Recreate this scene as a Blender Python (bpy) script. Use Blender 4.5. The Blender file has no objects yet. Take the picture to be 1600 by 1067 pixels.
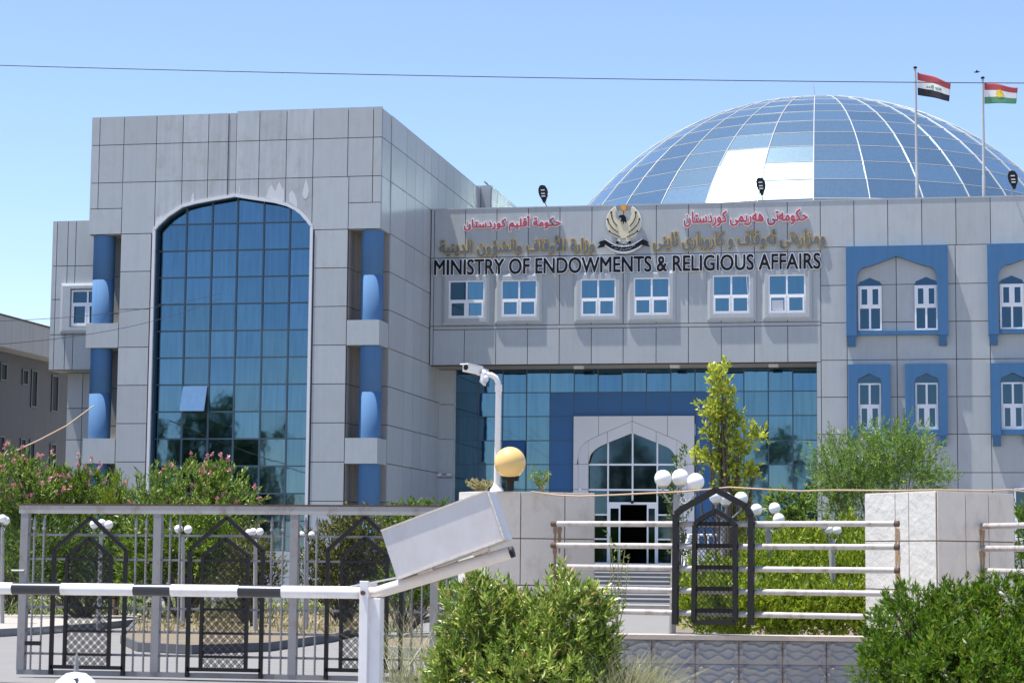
import bpy, math, random
import numpy as np
from mathutils import Vector
S = bpy.context.scene
COL = S.collection
rad = math.radians

# ------------------------------------------------------------------ camera
F = 3338.5                       # focal length in photo pixels (1600 wide)
PITCH, ROLL, YAW = rad(5.8359), rad(0.5167), rad(-11.1046)
CAM = np.array([0.0, 0.0, 1.5])
W_ = np.array([math.sin(YAW)*math.cos(PITCH), math.cos(YAW)*math.cos(PITCH), math.sin(PITCH)])
_r = np.array([math.cos(YAW), -math.sin(YAW), 0.0]); _u = np.cross(_r, W_)
R_ = math.cos(ROLL)*_r + math.sin(ROLL)*_u
U_ = math.cos(ROLL)*_u - math.sin(ROLL)*_r
cam = bpy.data.cameras.new('camera')
cam.sensor_width = 36.0; cam.lens = 36.0*F/1600.0
cam.clip_start = 0.5; cam.clip_end = 6000
cam.dof.use_dof = True; cam.dof.focus_distance = 70; cam.dof.aperture_fstop = 11
co = bpy.data.objects.new('camera', cam); COL.objects.link(co)
from mathutils import Matrix
M4 = Matrix(((R_[0], U_[0], -W_[0], CAM[0]), (R_[1], U_[1], -W_[1], CAM[1]), (R_[2], U_[2], -W_[2], CAM[2]), (0, 0, 0, 1)))
co.matrix_world = M4
S.camera = co
# ------------------------------------------------------------------ sky, sun, exposure
SUN_EL, SUN_AZ = 73.0, 73.5      # elevation; azimuth to the left of the facade normal
az = rad(SUN_AZ); el = rad(SUN_EL)
SUN = Vector((-math.sin(az)*math.cos(el), -math.cos(az)*math.cos(el), math.sin(el)))
wd = bpy.data.worlds.new('World'); S.world = wd; wd.use_nodes = True
nt = wd.node_tree
sky = nt.nodes.new('ShaderNodeTexSky'); sky.sky_type = 'NISHITA'; sky.sun_disc = False
sky.sun_elevation = el; sky.sun_rotation = math.atan2(SUN.x, SUN.y)
sky.altitude = 400; sky.air_density = 1.0; sky.dust_density = 0.1; sky.ozone_density = 4.0
_t = nt.nodes.new('ShaderNodeMix'); _t.data_type = 'RGBA'; _t.blend_type = 'MULTIPLY'; _t.inputs[0].default_value = 1.0
_t.inputs[7].default_value = (1.0, 0.935, 1.0, 1)
nt.links.new(sky.outputs[0], _t.inputs[6]); nt.links.new(_t.outputs[2], nt.nodes['Background'].inputs[0])
nt.nodes['Background'].inputs[1].default_value = 0.108
sl = bpy.data.lights.new('sun', 'SUN'); sl.energy = 4.9; sl.angle = rad(0.53); sl.color = (1.0, 0.95, 0.88)
so = bpy.data.objects.new('sun', sl); COL.objects.link(so)
so.rotation_euler = SUN.to_track_quat('Z', 'Y').to_euler(); so.location = (-40, -10, 60)
S.view_settings.view_transform = 'Standard'; S.view_settings.look = 'None'
S.view_settings.exposure = 1.04; S.view_settings.gamma = 1.0
try:
    S.cycles.max_bounces = 8
except Exception: pass

# ------------------------------------------------------------------ survey helpers: photo pixel -> point in the place
def ray(px, py): return R_*(px-800)/F - U_*(py-533.5)/F + W_
def aY(px, py, Y): d = ray(px, py); return CAM + d*(Y/d[1])
def aX(px, py, X): d = ray(px, py); return CAM + d*(X/d[0])
def aZ(px, py, z): d = ray(px, py); return CAM + d*((z-CAM[2])/d[2])
def aD(px, py, D): return CAM + ray(px, py)*D
def mpp(D): return D/F

# ------------------------------------------------------------------ mesh builder
class MB:
    def __init__(s): s.v = []; s.f = []; s.m = []; s.sm = []
    def add(s, vs, fs, mi=0, smooth=False):
        o = len(s.v); s.v += [tuple(map(float, p)) for p in vs]
        for f in fs: s.f.append(tuple(i+o for i in f)); s.m.append(mi); s.sm.append(smooth)
    def box(s, x0, x1, y0, y1, z0, z1, mi=0):
        x0, x1 = min(x0, x1), max(x0, x1); y0, y1 = min(y0, y1), max(y0, y1); z0, z1 = min(z0, z1), max(z0, z1)
        s.add([(x0,y0,z0),(x1,y0,z0),(x1,y1,z0),(x0,y1,z0),(x0,y0,z1),(x1,y0,z1),(x1,y1,z1),(x0,y1,z1)],
              [(0,3,2,1),(4,5,6,7),(0,1,5,4),(1,2,6,5),(2,3,7,6),(3,0,4,7)], mi)
    def prism(s, poly, y0, y1, mi=0, axis='Y'):
        """poly in (x,z) extruded from y0 to y1 (axis Y), or (x,y) from z0 to z1 (axis Z), or (y,z) along X"""
        n = len(poly)
        a = sum(poly[i][0]*poly[(i+1) % n][1]-poly[(i+1) % n][0]*poly[i][1] for i in range(n))
        if a < 0: poly = poly[::-1]
        mk = {'Y': lambda p, t: (p[0], t, p[1]), 'Z': lambda p, t: (p[0], p[1], t), 'X': lambda p, t: (t, p[0], p[1])}[axis]
        vs = [mk(p, y0) for p in poly]+[mk(p, y1) for p in poly]
        fs = [tuple(range(n)), tuple(range(2*n-1, n-1, -1))]
        for i in range(n): j = (i+1) % n; fs.append((i, i+n, j+n, j))
        if axis != 'Y': fs = [f[::-1] for f in fs]
        s.add(vs, fs, mi)
    def obox(s, o, a, b, c, mi=0):
        o, a, b, c = map(np.array, (o, a, b, c))
        vs = [o, o+a, o+a+b, o+b, o+c, o+a+c, o+a+b+c, o+b+c]
        fs = [(0,3,2,1),(4,5,6,7),(0,1,5,4),(1,2,6,5),(2,3,7,6),(3,0,4,7)]
        if np.dot(np.cross(a, b), c) < 0: fs = [f[::-1] for f in fs]
        s.add(vs, fs, mi)
    def tube(s, path, r, n=8, mi=0, caps=True):
        P = [np.array(p, float) for p in path]; rs = r if hasattr(r, '__len__') else [r]*len(P)
        ref = np.array([0.31, 0.17, 0.93]); vs = []
        t0 = P[-1]-P[0]; t0 = t0/(np.linalg.norm(t0)+1e-9)
        if abs(np.dot(t0, ref)) > .9: ref = np.array([1, .1, 0.0])
        for i, p in enumerate(P):
            t = P[min(i+1, len(P)-1)]-P[max(i-1, 0)]; t = t/(np.linalg.norm(t)+1e-9)
            a = np.cross(t, ref); a /= np.linalg.norm(a)+1e-9; b = np.cross(t, a)
            for k in range(n):
                q = 2*math.pi*k/n; vs.append(p+rs[i]*(math.cos(q)*a+math.sin(q)*b))
        fs = []
        for i in range(len(P)-1):
            for k in range(n):
                fs.append((i*n+k, (i+1)*n+k, (i+1)*n+(k+1) % n, i*n+(k+1) % n))
        s.add(vs, fs, mi, True)
        if caps:
            s.add(vs[:n], [tuple(range(n))], mi); s.add(vs[-n:], [tuple(range(n-1, -1, -1))], mi)
    def bar(s, p, q, w, h, up=(0, -1, 0), mi=0):
        """rectangular bar from p to q, w wide across, h along 'up'"""
        p = np.array(p, float); q = np.array(q, float); t = q-p; u = np.array(up, float)
        L = np.linalg.norm(t)+1e-9; u = u-t*np.dot(u, t)/L**2; u /= np.linalg.norm(u)+1e-9
        a = np.cross(t/L, u)
        s.obox(p-a*w/2-u*h/2, t, a*w, u*h, mi)
    def lathe(s, prof, c, n=16, mi=0, smooth=True):
        vs = []; fs = []; c = np.array(c, float)
        for r, z in prof:
            for k in range(n):
                q = 2*math.pi*k/n; vs.append(c+np.array([r*math.cos(q), r*math.sin(q), z]))
        for i in range(len(prof)-1):
            for k in range(n): fs.append((i*n+k, i*n+(k+1) % n, (i+1)*n+(k+1) % n, (i+1)*n+k))
        s.add(vs, fs, mi, smooth)
    def sphere(s, c, r, n=20, m=12, mi=0):
        prof = [(max(r*math.sin(math.pi*i/m), 1e-4), -r*math.cos(math.pi*i/m)) for i in range(m+1)]
        s.lathe(prof, c, n, mi)
    def build(s, name, mats, parent=None, org=None):
        if not isinstance(mats, (list, tuple)): mats = [mats]
        o = np.zeros(3) if org is None else np.array(org, float)
        q = parent
        while q is not None: o = o+np.array(q.location); q = q.parent
        me = bpy.data.meshes.new(name)
        if parent is None and org is not None: pass
        me.from_pydata([tuple(np.array(p)-o) for p in s.v], [], s.f)
        me.polygons.foreach_set('material_index', s.m); me.polygons.foreach_set('use_smooth', s.sm)
        for m in mats: me.materials.append(m)
        me.update()
        ob = bpy.data.objects.new(name, me); COL.objects.link(ob)
        if parent is not None: ob.parent = parent
        elif org is not None: ob.location = org
        return ob
def tag(o, label=None, cat=None, group=None, kind=None):
    if label: o['label'] = label
    if cat: o['category'] = cat
    if group: o['group'] = group
    if kind: o['kind'] = kind
    return o
def thing(name, label, cat, loc=(0, 0, 0), group=None):
    o = bpy.data.objects.new(name, None); COL.objects.link(o); o.location = tuple(map(float, loc)); o.empty_display_size = .2
    return tag(o, label, cat, group)
def copy_tree(o, parent=None):
    c = o.copy(); COL.objects.link(c); c.parent = parent
    for ch in list(o.children): copy_tree(ch, c)
    return c

# ------------------------------------------------------------------ materials
def nodes(name):
    m = bpy.data.materials.new(name); m.use_nodes = True
    return m, m.node_tree.nodes, m.node_tree.links, m.node_tree.nodes['Principled BSDF']
def mix(N, L, fac, a, b, mode='MIX'):
    n = N.new('ShaderNodeMix'); n.data_type = 'RGBA'; n.blend_type = mode
    for sock, val in ((n.inputs[0], fac), (n.inputs[6], a), (n.inputs[7], b)):
        if hasattr(val, 'is_linked'): L.new(val, sock)
        else: sock.default_value = val if not isinstance(val, tuple) else (*val[:3], 1)
    return n.outputs[2]
def noise(N, L, scale, detail=4, sc=(1, 1, 1), rough=.55):
    tc = N.new('ShaderNodeTexCoord'); mp = N.new('ShaderNodeMapping'); mp.inputs['Scale'].default_value = sc
    L.new(tc.outputs['Object'], mp.inputs[0])
    n = N.new('ShaderNodeTexNoise'); n.inputs['Scale'].default_value = scale; n.inputs['Detail'].default_value = detail
    n.inputs['Roughness'].default_value = rough
    L.new(mp.outputs[0], n.inputs['Vector']); return n.outputs[0]
def ramp(N, L, src, stops):
    r = N.new('ShaderNodeValToRGB'); e = r.color_ramp.elements
    while len(e) < len(stops): e.new(.5)
    for k, (p, c) in enumerate(stops):
        e[k].position = p; e[k].color = (*c, 1) if hasattr(c, '__len__') else (c, c, c, 1)
    L.new(src, r.inputs[0]); return r.outputs[0]
def pmat(name, base, rough=.5, metal=0.0, var=.12, scale=4.0, bump=0.0, bscale=30.0, island=0.0, streak=0.0, stain=None, stainamt=.5, spec=.5):
    m, N, L, P = nodes(name)
    dark = tuple(c*(1-var) for c in base); lite = tuple(min(c*(1+var), 1) for c in base)
    c = mix(N, L, noise(N, L, scale, 6), dark, lite)
    if island:
        g = N.new('ShaderNodeNewGeometry')
        v = ramp(N, L, g.outputs['Random Per Island'], [(0, 1-island), (1, 1.0)])
        c = mix(N, L, 1.0, c, v, 'MULTIPLY')
    if streak:
        s = ramp(N, L, noise(N, L, 2.2, 5, (3.0, 3.0, .16)), [(.42, 1.0), (.75, 1-streak)])
        c = mix(N, L, 1.0, c, s, 'MULTIPLY')
    if stain:
        k = ramp(N, L, noise(N, L, scale*1.7, 8, (1, 1, .6), .7), [(.5, 0.0), (.72, stainamt)])
        c = mix(N, L, k, c, stain)
    L.new(c, P.inputs['Base Color'])
    P.inputs['Roughness'].default_value = rough; P.inputs['Metallic'].default_value = metal
    P.inputs['Specular IOR Level'].default_value = spec
    if bump:
        b = N.new('ShaderNodeBump'); b.inputs['Strength'].default_value = bump; b.inputs['Distance'].default_value = .02
        L.new(noise(N, L, bscale, 4), b.inputs['Height']); L.new(b.outputs[0], P.inputs['Normal'])
    return m
def glassmat(name, tint, rough=.02, bump=.02, island=.12, streak=.25, metal=1.0):
    m, N, L, P = nodes(name)
    g = N.new('ShaderNodeNewGeometry')
    v = ramp(N, L, g.outputs['Random Per Island'], [(0, 1-island), (1, 1.0)])
    c = mix(N, L, 1.0, tint, v, 'MULTIPLY')
    s = ramp(N, L, noise(N, L, 2.5, 4, (3.5, 3.5, .25)), [(.4, 1.0), (.8, 1-streak)])
    c = mix(N, L, 1.0, c, s, 'MULTIPLY')
    L.new(c, P.inputs['Base Color']); P.inputs['Metallic'].default_value = metal; P.inputs['Roughness'].default_value = rough
    b = N.new('ShaderNodeBump'); b.inputs['Strength'].default_value = bump; b.inputs['Distance'].default_value = .05
    L.new(noise(N, L, 1.3, 2), b.inputs['Height']); L.new(b.outputs[0], P.inputs['Normal'])
    return m
def leafmat(name, stops, trans=.3, rough=.45):
    m, N, L, P = nodes(name)
    g = N.new('ShaderNodeNewGeometry')
    c = ramp(N, L, g.outputs['Random Per Island'], stops)
    c = mix(N, L, ramp(N, L, noise(N, L, 2.3, 3), [(.35, 0.0), (.7, .55)]), c, stops[0][1])
    L.new(c, P.inputs['Base Color']); P.inputs['Roughness'].default_value = rough; P.inputs['Specular IOR Level'].default_value = .35
    t = N.new('ShaderNodeBsdfTranslucent'); L.new(c, t.inputs[0])
    ms = N.new('ShaderNodeMixShader'); ms.inputs[0].default_value = trans
    out = [n for n in N if n.type == 'OUTPUT_MATERIAL'][0]
    L.new(P.outputs[0], ms.inputs[1]); L.new(t.outputs[0], ms.inputs[2]); L.new(ms.outputs[0], out.inputs[0])
    return m
M = {}
M['panel'] = pmat('grey composite panel', (.41, .44, .45), .4, 0, .05, 1.5, island=.12, streak=.055, spec=.2, stain=(.31, .285, .25), stainamt=.28)
M['panel_dirty'] = pmat('streaked composite panel', (.42, .45, .46), .4, 0, .08, 1.5, island=.12, streak=.16, spec=.2, stain=(.27, .23, .19), stainamt=.4)
M['joint'] = pmat('dark stained joint', (.085, .062, .046), .8, 0, .4, 3)
M['soffit'] = pmat('soffit', (.33, .31, .28), .6, 0, .1, 2, island=.06)
M['blue'] = pmat('blue panel', (.048, .145, .29), .45, 0, .06, 2, island=.06, streak=.1, spec=.3)
M['blue_col'] = pmat('blue column', (.074, .168, .32), .8, 0, .05, 2, streak=.08, spec=.2)
M['blue_dark'] = pmat('deep blue panel', (.028, .115, .27), .35, 0, .06, 2, island=.12, spec=.35)
M['white'] = pmat('white pvc frame', (.74, .75, .77), .35, 0, .04, 3)
M['whitepanel'] = pmat('white cladding', (.62, .61, .60), .45, 0, .05, 2, island=.05)
M['trim'] = pmat('pale trim', (.60, .61, .63), .4, 0, .06, 3)
M['glass'] = glassmat('blue curtain glass', (.10, .187, .262), .03, .03, .16, .22)
M['winglass'] = glassmat('window glass', (.10, .19, .26), .04, .02, .25, .1)
M['arcglass'] = glassmat('arched window glass', (.052, .093, .13), .03, .02, .3, .1)
M['portglass'] = glassmat('entrance glass', (.095, .186, .262), .03, .03, .16, .2)
M['darkglass'] = glassmat('door glass', (.05, .088, .125), .04, .02, .2, .1)
M['domeglass'] = glassmat('dome glass', (.48, .66, .68), .16, .01, .22, .12, .93)
M['domegrey'] = pmat('matt grey replacement panel', (.36, .39, .40), .5, 0, .08, 1, streak=.2)
M['rib'] = pmat('pale dome rib', (.36, .37, .375), .4, 0, .08, 2)
M['mullion'] = pmat('dark blue mullion', (.035, .07, .10), .4, 0, .1, 3)
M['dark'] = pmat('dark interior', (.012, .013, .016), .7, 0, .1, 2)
M['black'] = pmat('black painted steel', (.011, .011, .012), .55, 0, .25, 9, bump=.1, spec=.25)
M['blackmark'] = pmat('black lettering', (.006, .006, .009), .6, 0, .1, 9, spec=.2)
M['redmark'] = pmat('red lettering', (.40, .05, .075), .4, 0, .08, 9)
M['goldmark'] = pmat('gold lettering edge', (.50, .34, .08), .4, 0, .1, 9)
M['bluegrey'] = pmat('blue grey letter face', (.085, .125, .19), .5, 0, .25, 6, stain=(.30, .22, .09), stainamt=.35)  # blue grey letter faces mottled with a gold tone
M['cream'] = pmat('cream emblem', (.62, .56, .38), .45, 0, .06, 9)
M['orange'] = pmat('orange sun', (.68, .33, .04), .4, 0, .06, 9)
M['asphalt'] = pmat('old asphalt', (.165, .162, .158), .9, 0, .12, 1.2, bump=.25, bscale=60)
M['streetasphalt'] = pmat('pale worn street asphalt', (.27, .265, .255), .9, 0, .12, 1.2, bump=.25, bscale=60)
M['ground'] = pmat('dusty ground', (.42, .38, .32), .95, 0, .2, .35, bump=.3, bscale=12)
M['soil'] = pmat('dry soil', (.15, .12, .08), .95, 0, .3, 2.5, bump=.5, bscale=14)
M['kerbdark'] = pmat('dark grey kerb', (.085, .088, .095), .8, 0, .25, 3, bump=.2)  # darker grey than the other kerbs
M['kerb'] = pmat('concrete kerb', (.22, .22, .215), .85, 0, .2, 3, bump=.2)
M['paving'] = pmat('pale paving', (.30, .28, .25), .85, 0, .12, 3, bump=.15)
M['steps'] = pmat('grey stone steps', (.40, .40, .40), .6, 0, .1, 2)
M['riser'] = pmat('shade toned stone riser', (.10, .10, .105), .6, 0, .15, 2)  # riser colour darkened to carry the shade on the step fronts
M['pillar'] = pmat('beige stone tile', (.62, .565, .49), .75, 0, .08, 2.5, bump=.25, bscale=22, island=.08, stain=(.30, .20, .11), stainamt=.35)
M['pillar_rough'] = pmat('relief stone tile', (.52, .51, .48), .75, 0, .07, 2.5, bump=.9, bscale=7, island=.05)
M['rust'] = pmat('rusty grout', (.20, .10, .045), .9, 0, .35, 6)
M['ruststain'] = pmat('rust run', (.27, .175, .10), .85, 0, .35, 9)
M['wallstone'] = pmat('grey relief block', (.27, .275, .285), .75, 0, .12, 3, bump=.3, bscale=25, island=.08)
M['cap'] = pmat('pinkish stone cap', (.38, .33, .285), .8, 0, .1, 4, bump=.2)
M['steel'] = pmat('grey painted steel', (.22, .22, .225), .5, .1, .12, 5, stain=(.17, .085, .05), stainamt=.55)
M['rail'] = pmat('chipped white grey pipe', (.36, .345, .33), .5, .0, .12, 5, stain=(.15, .085, .06), stainamt=.8)
M['rustrail'] = pmat('rusted steel', (.085, .05, .035), .85, 0, .4, 8, bump=.2)
M['gatetop'] = pmat('grey rail with rust', (.30, .295, .29), .5, 0, .1, 3, stain=(.16, .08, .045), stainamt=.85)
M['whitepaint'] = pmat('white enamel', (.70, .68, .67), .32, 0, .05, 3, stain=(.45, .38, .32), stainamt=.4)
M['boxpaint'] = pmat('aged white sheet steel', (.56, .535, .525), .38, 0, .05, 1.6, streak=.07, stain=(.40, .34, .29), stainamt=.45)
M['pipepaint'] = pmat('aged pipe with bounce light tint', (.64, .57, .51), .4, 0, .08, 3, stain=(.36, .27, .2), stainamt=.4)  # warm tint in the colour stands for light bounced up from the ground
M['boomblack'] = pmat('black boom band', (.025, .026, .03), .3, 0, .15, 5)
M['globe'] = pmat('opal globe', (.80, .79, .76), .25, 0, .03, 3)
M['globe_y'] = pmat('yellowed globe', (.68, .46, .17), .3, 0, .06, 3)
M['cable'] = pmat('black cable', (.03, .03, .035), .6)
M['tancable'] = pmat('tan cable', (.42, .30, .19), .7)
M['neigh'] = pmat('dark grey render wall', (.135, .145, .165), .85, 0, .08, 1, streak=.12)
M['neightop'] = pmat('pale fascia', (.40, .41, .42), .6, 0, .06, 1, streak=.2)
M['bark'] = pmat('bark', (.14, .105, .075), .9, 0, .3, 8, bump=.6)
M['drip'] = pmat('white runs', (.53, .54, .55), .6, 0, .05, 4)
M['fred'] = pmat('red flag cloth', (.36, .06, .07), .8, 0, .05, 3)
M['fwhite'] = pmat('white flag cloth', (.72, .72, .72), .8, 0, .05, 3)
M['fblack'] = pmat('black flag cloth', (.018, .02, .024), .8, 0, .1, 3)
M['fgreen'] = pmat('green flag cloth', (.09, .27, .14), .8, 0, .05, 3)
M['fyellow'] = pmat('yellow flag cloth', (.70, .52, .05), .8, 0, .05, 3)
M['pink'] = leafmat('pink blossom', [(0, (.50, .17, .20)), (.5, (.60, .27, .29)), (1, (.68, .42, .42))], .3)
M['l_oleander'] = leafmat('oleander leaves', [(0, (0.073, 0.127, 0.023)), (.4, (0.155, 0.254, 0.039)), (.8, (0.267, 0.403, 0.058)), (.93, (0.411, 0.508, 0.104)), (1, (0.452, 0.319, 0.117))], .3)
M['l_near'] = leafmat('near oleander leaves', [(0, (0.074, 0.109, 0.019)), (.3, (0.170, 0.270, 0.040)), (.7, (0.364, 0.517, 0.078)), (.9, (0.654, 0.733, 0.187)), (1, (0.629, 0.344, 0.140))], .2, .35)
M['l_bright'] = leafmat('bright shrub leaves', [(0, (0.050, 0.112, 0.008)), (.5, (0.104, 0.200, 0.013)), (.95, (0.208, 0.296, 0.021)), (1, (0.345, 0.208, 0.035))], .32)
M['l_yellow'] = leafmat('yellow green leaves', [(0, (0.229, 0.291, 0.033)), (.5, (0.458, 0.510, 0.058)), (.85, (0.665, 0.670, 0.091)), (1, (0.665, 0.670, 0.114))], .35)
M['l_feather'] = leafmat('feathery leaves', [(0, (0.088, 0.166, 0.029)), (.6, (0.176, 0.313, 0.052)), (1, (0.334, 0.404, 0.078))], .35)
M['l_dark'] = leafmat('dark leaves', [(0, (0.037, 0.069, 0.015)), (.6, (0.094, 0.158, 0.029)), (1, (0.206, 0.297, 0.046))], .25)
M['l_mid'] = leafmat('mid green leaves', [(0, (0.068, 0.123, 0.015)), (.6, (0.145, 0.236, 0.024)), (1, (0.289, 0.367, 0.044))], .3)
M['l_olive'] = leafmat('olive leaves', [(0, (0.056, 0.068, 0.019)), (.6, (0.140, 0.150, 0.036)), (1, (0.294, 0.270, 0.072))], .25)
M['l_juniper'] = leafmat('juniper leaves', [(0, (0.117, 0.185, 0.014)), (.5, (0.234, 0.334, 0.024)), (.9, (0.385, 0.464, 0.036)), (1, (0.569, 0.520, 0.060))], .3)
M['l_far'] = leafmat('distant tree leaves', [(0, (.05, .09, .04)), (.6, (.11, .17, .07)), (1, (.2, .26, .1))], .35)
M['straw'] = leafmat('dry straw', [(0, (.28, .24, .11)), (.6, (.42, .36, .18)), (1, (.30, .32, .14))], .3)
M['weedstraw'] = leafmat('pale green straw', [(0, (.20, .22, .10)), (.6, (.36, .35, .19)), (1, (.50, .46, .28))], .3)
M['l_weed'] = leafmat('pale weed leaves', [(0, (0.104, 0.154, 0.033)), (.6, (0.195, 0.252, 0.066)), (1, (0.390, 0.378, 0.132))], .3)

# ------------------------------------------------------------------ the main planes of the building (metres)
YS = 77.76                       # wall that carries the lettering
YB = 70.46                       # front of the projecting block
YP = 79.79                       # entrance glass
XR = -18.46; XL = -29.09         # block's right and left faces
ZT = 17.0                        # block top
ZW = 14.63                       # lettered wall top
ZS = 8.73                        # portal soffit
def bx(px, py): return aY(px, py, YB)[0]
def bz(px, py): return aY(px, py, YB)[2]
def sx(px, py): return aY(px, py, YS)[0]
def sz(px, py): return aY(px, py, YS)[2]
def pxx(px, py): return aY(px, py, YP)[0]
def pz(px, py): return aY(px, py, YP)[2]

# ------------------------------------------------------------------ ground
g = MB(); g.add([(-900, -300, -.02), (900, -300, -.02), (900, 1800, -.02), (-900, 1800, -.02)], [(0, 1, 2, 3)])
tag(g.build('ground', M['ground']), kind='structure')
g = MB(); g.add([(-60, -8, -.012), (40, -8, -.012), (40, 21.5, -.012), (-60, 21.5, -.012)], [(0, 1, 2, 3)])
tag(g.build('street', M['streetasphalt']), kind='structure')
g = MB(); g.add([(-60, 24.2, -.008), (40, 24.2, -.008), (40, 70.9, -.008), (-60, 70.9, -.008)], [(0, 1, 2, 3)])
tag(g.build('forecourt', M['asphalt']), kind='structure')
def island(name, pts, z=.14, top='soil', kerbw=.14, km='kerb'):
    P = [aZ(px, py, z)[:2] for px, py in pts]
    c = np.mean(P, axis=0); n = len(P)
    Q = [p+(c-p)/np.linalg.norm(c-p)*kerbw for p in P]
    k = MB()
    vs = [(*p, 0) for p in P]+[(*p, z) for p in P]+[(*q, z) for q in Q]+[(*q, z-.03) for q in Q]
    fs = []
    for i in range(n):
        j = (i+1) % n
        fs += [(i, j, n+j, n+i), (n+i, n+j, 2*n+j, 2*n+i), (2*n+i, 2*n+j, 3*n+j, 3*n+i)]
    k.add(vs, fs); tag(k.build('kerb', M[km]), kind='structure')
    t = MB(); t.add([(*q, z-.025) for q in Q], [tuple(range(n))])
    tag(t.build(name, M[top]), kind='structure')
island('planting_bed', [(-60, 985), (60, 979), (160, 972), (222, 966), (232, 958), (215, 950), (-60, 944)], top='paving')
island('planting_bed', [(188, 992), (215, 1003), (300, 1007), (420, 1003), (520, 990), (580, 976), (640, 966), (700, 958), (690, 950), (600, 946), (300, 950), (215, 962)], top='soil', km='kerbdark')
island('planting_bed', [(1045, 986), (1200, 992), (1500, 1000), (1660, 1004), (1660, 905), (1130, 905), (1080, 940)], top='soil')
island('planting_bed', [(590, 1008), (640, 1012), (720, 1014), (900, 1010), (900, 985), (640, 988), (600, 995)], top='soil')
g = MB(); g.box(-16.5, -3, 68.6, 70.2, -.006, .10); tag(g.build('pavement', M['paving']), kind='structure')

# ------------------------------------------------------------------ the ministry
B = thing('ministry_building', 'large grey panelled ministry with blue arched glazing and a glass dome', 'government building', (XR, YB, 0))
GAP = .013
def rects_front(mb, rects, Y, proud=.03, gap=GAP):
    for x0, x1, z0, z1 in rects:
        mb.box(x0+gap, x1-gap, Y-proud, Y+.01, z0+gap, z1-gap)
def grid_rects(xs, zs): return [(xs[i], xs[i+1], zs[j], zs[j+1]) for i in range(len(xs)-1) for j in range(len(zs)-1)]

# arch of the block as z = a(x)
arch_l = [(240, 360), (247, 352), (262.4, 337.5), (285, 322.5), (305, 317), (326, 313), (367.5, 305.8)]
arch_r = [(367.5, 305.8), (400, 311), (430, 315.3), (449, 320.6), (462, 327), (471, 333.7), (480, 344), (488, 354)]
arch_pts = [tuple(aY(px, py, YB)[[0, 2]]) for px, py in arch_l[:-1]+arch_r]
AX0, AX1 = -26.66, -20.92
arch_pts[0] = (AX0, 12.92); arch_pts[-1] = (AX1, 12.92)
ax_ = np.array([p[0] for p in arch_pts]); az_ = np.array([p[1] for p in arch_pts])
def arch_z(x): return float(np.interp(x, ax_, az_))
def clip_above(x0, x1, z0, z1, fn, n=10, gap=GAP):
    x0 += gap; x1 -= gap; z0 += gap; z1 -= gap
    xs = np.linspace(x0, x1, n); low = [max(z0, fn(x)+gap) for x in xs]
    if min(low) >= z1: return None
    return [(x, min(l, z1-.001)) for x, l in zip(xs, low)]+[(x1, z1), (x0, z1)]

NOTCH = 1.22
xs_all = [XL, bx(156.7, 205), bx(194.5, 205), AX0, bx(285.5, 250), bx(325.5, 250), bx(357, 230), bx(369.5, 230), bx(405.6, 230), bx(448, 230), AX1, bx(543.6, 250), bx(583, 250), XR]
z_r = [bz(500, 358), bz(500, 277.5), bz(500, 217.5), ZT]
wl = MB(); wd_ = MB()
# top band rows
for i in range(len(xs_all)-1):
    x0, x1 = xs_all[i], xs_all[i+1]
    tgt = wd_ if 3 <= i <= 9 else wl
    for z0, z1 in ((z_r[1], z_r[2]), (z_r[2], z_r[3])):
        dp = .03 if i != 6 else .004
        tgt.box(x0+GAP, x1-GAP, YB-dp, YB+.08, z0+GAP, z1-GAP+(.06 if i >= 7 and z1 == ZT else 0))
    if AX0-.01 <= x0 and x1 <= AX1+.01:
        p = clip_above(x0, x1, 12.8, z_r[1], arch_z)
        if p:
            dp = .03 if i != 6 else .004
            tgt.prism(p, YB-dp, YB+.08)
zc_cap = bz(565, 358)            # underside of the corner cap
zc_mid = bz(565, 317)
NX0, NX1 = bx(188, 430), bx(543, 430)   # notch inner edges
# third row over the notches and piers
for x0, x1 in ((XL, xs_all[1]), (xs_all[1], xs_all[2])): wl.box(x0+GAP, x1-GAP, YB-.03, YB+.08, zc_mid+GAP, z_r[1]-GAP)
wl.box(XL+GAP, NX0-GAP, YB-.03, YB+.08, zc_cap+GAP, zc_mid-GAP)
wl.box(NX0+GAP, AX0-GAP, YB-.03, YB+.08, zc_cap+GAP, z_r[1]-GAP)
wl.box(AX1+GAP, NX1-GAP, YB-.03, YB+.08, zc_cap+GAP, z_r[1]-GAP)
for x0, x1 in ((NX1, xs_all[12]), (xs_all[12], XR)): wl.box(x0+GAP, x1-GAP, YB-.03, YB+.08, zc_mid+GAP, z_r[1]-GAP)
wl.box(NX1+GAP, XR-GAP, YB-.03, YB+.08, zc_cap+GAP, zc_mid-GAP)
# piers
zz = [zc_cap]
while zz[-1] > 1.4: zz.append(zz[-1]-1.335)
zz[-1] = 0
for x0, x1 in ((NX0, AX0-.10), (AX1+.10, NX1)):
    for k in range(len(zz)-1): wl.box(x0+GAP, x1-GAP, YB-.03, YB+.08, zz[k+1]+GAP, zz[k]-GAP)
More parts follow.
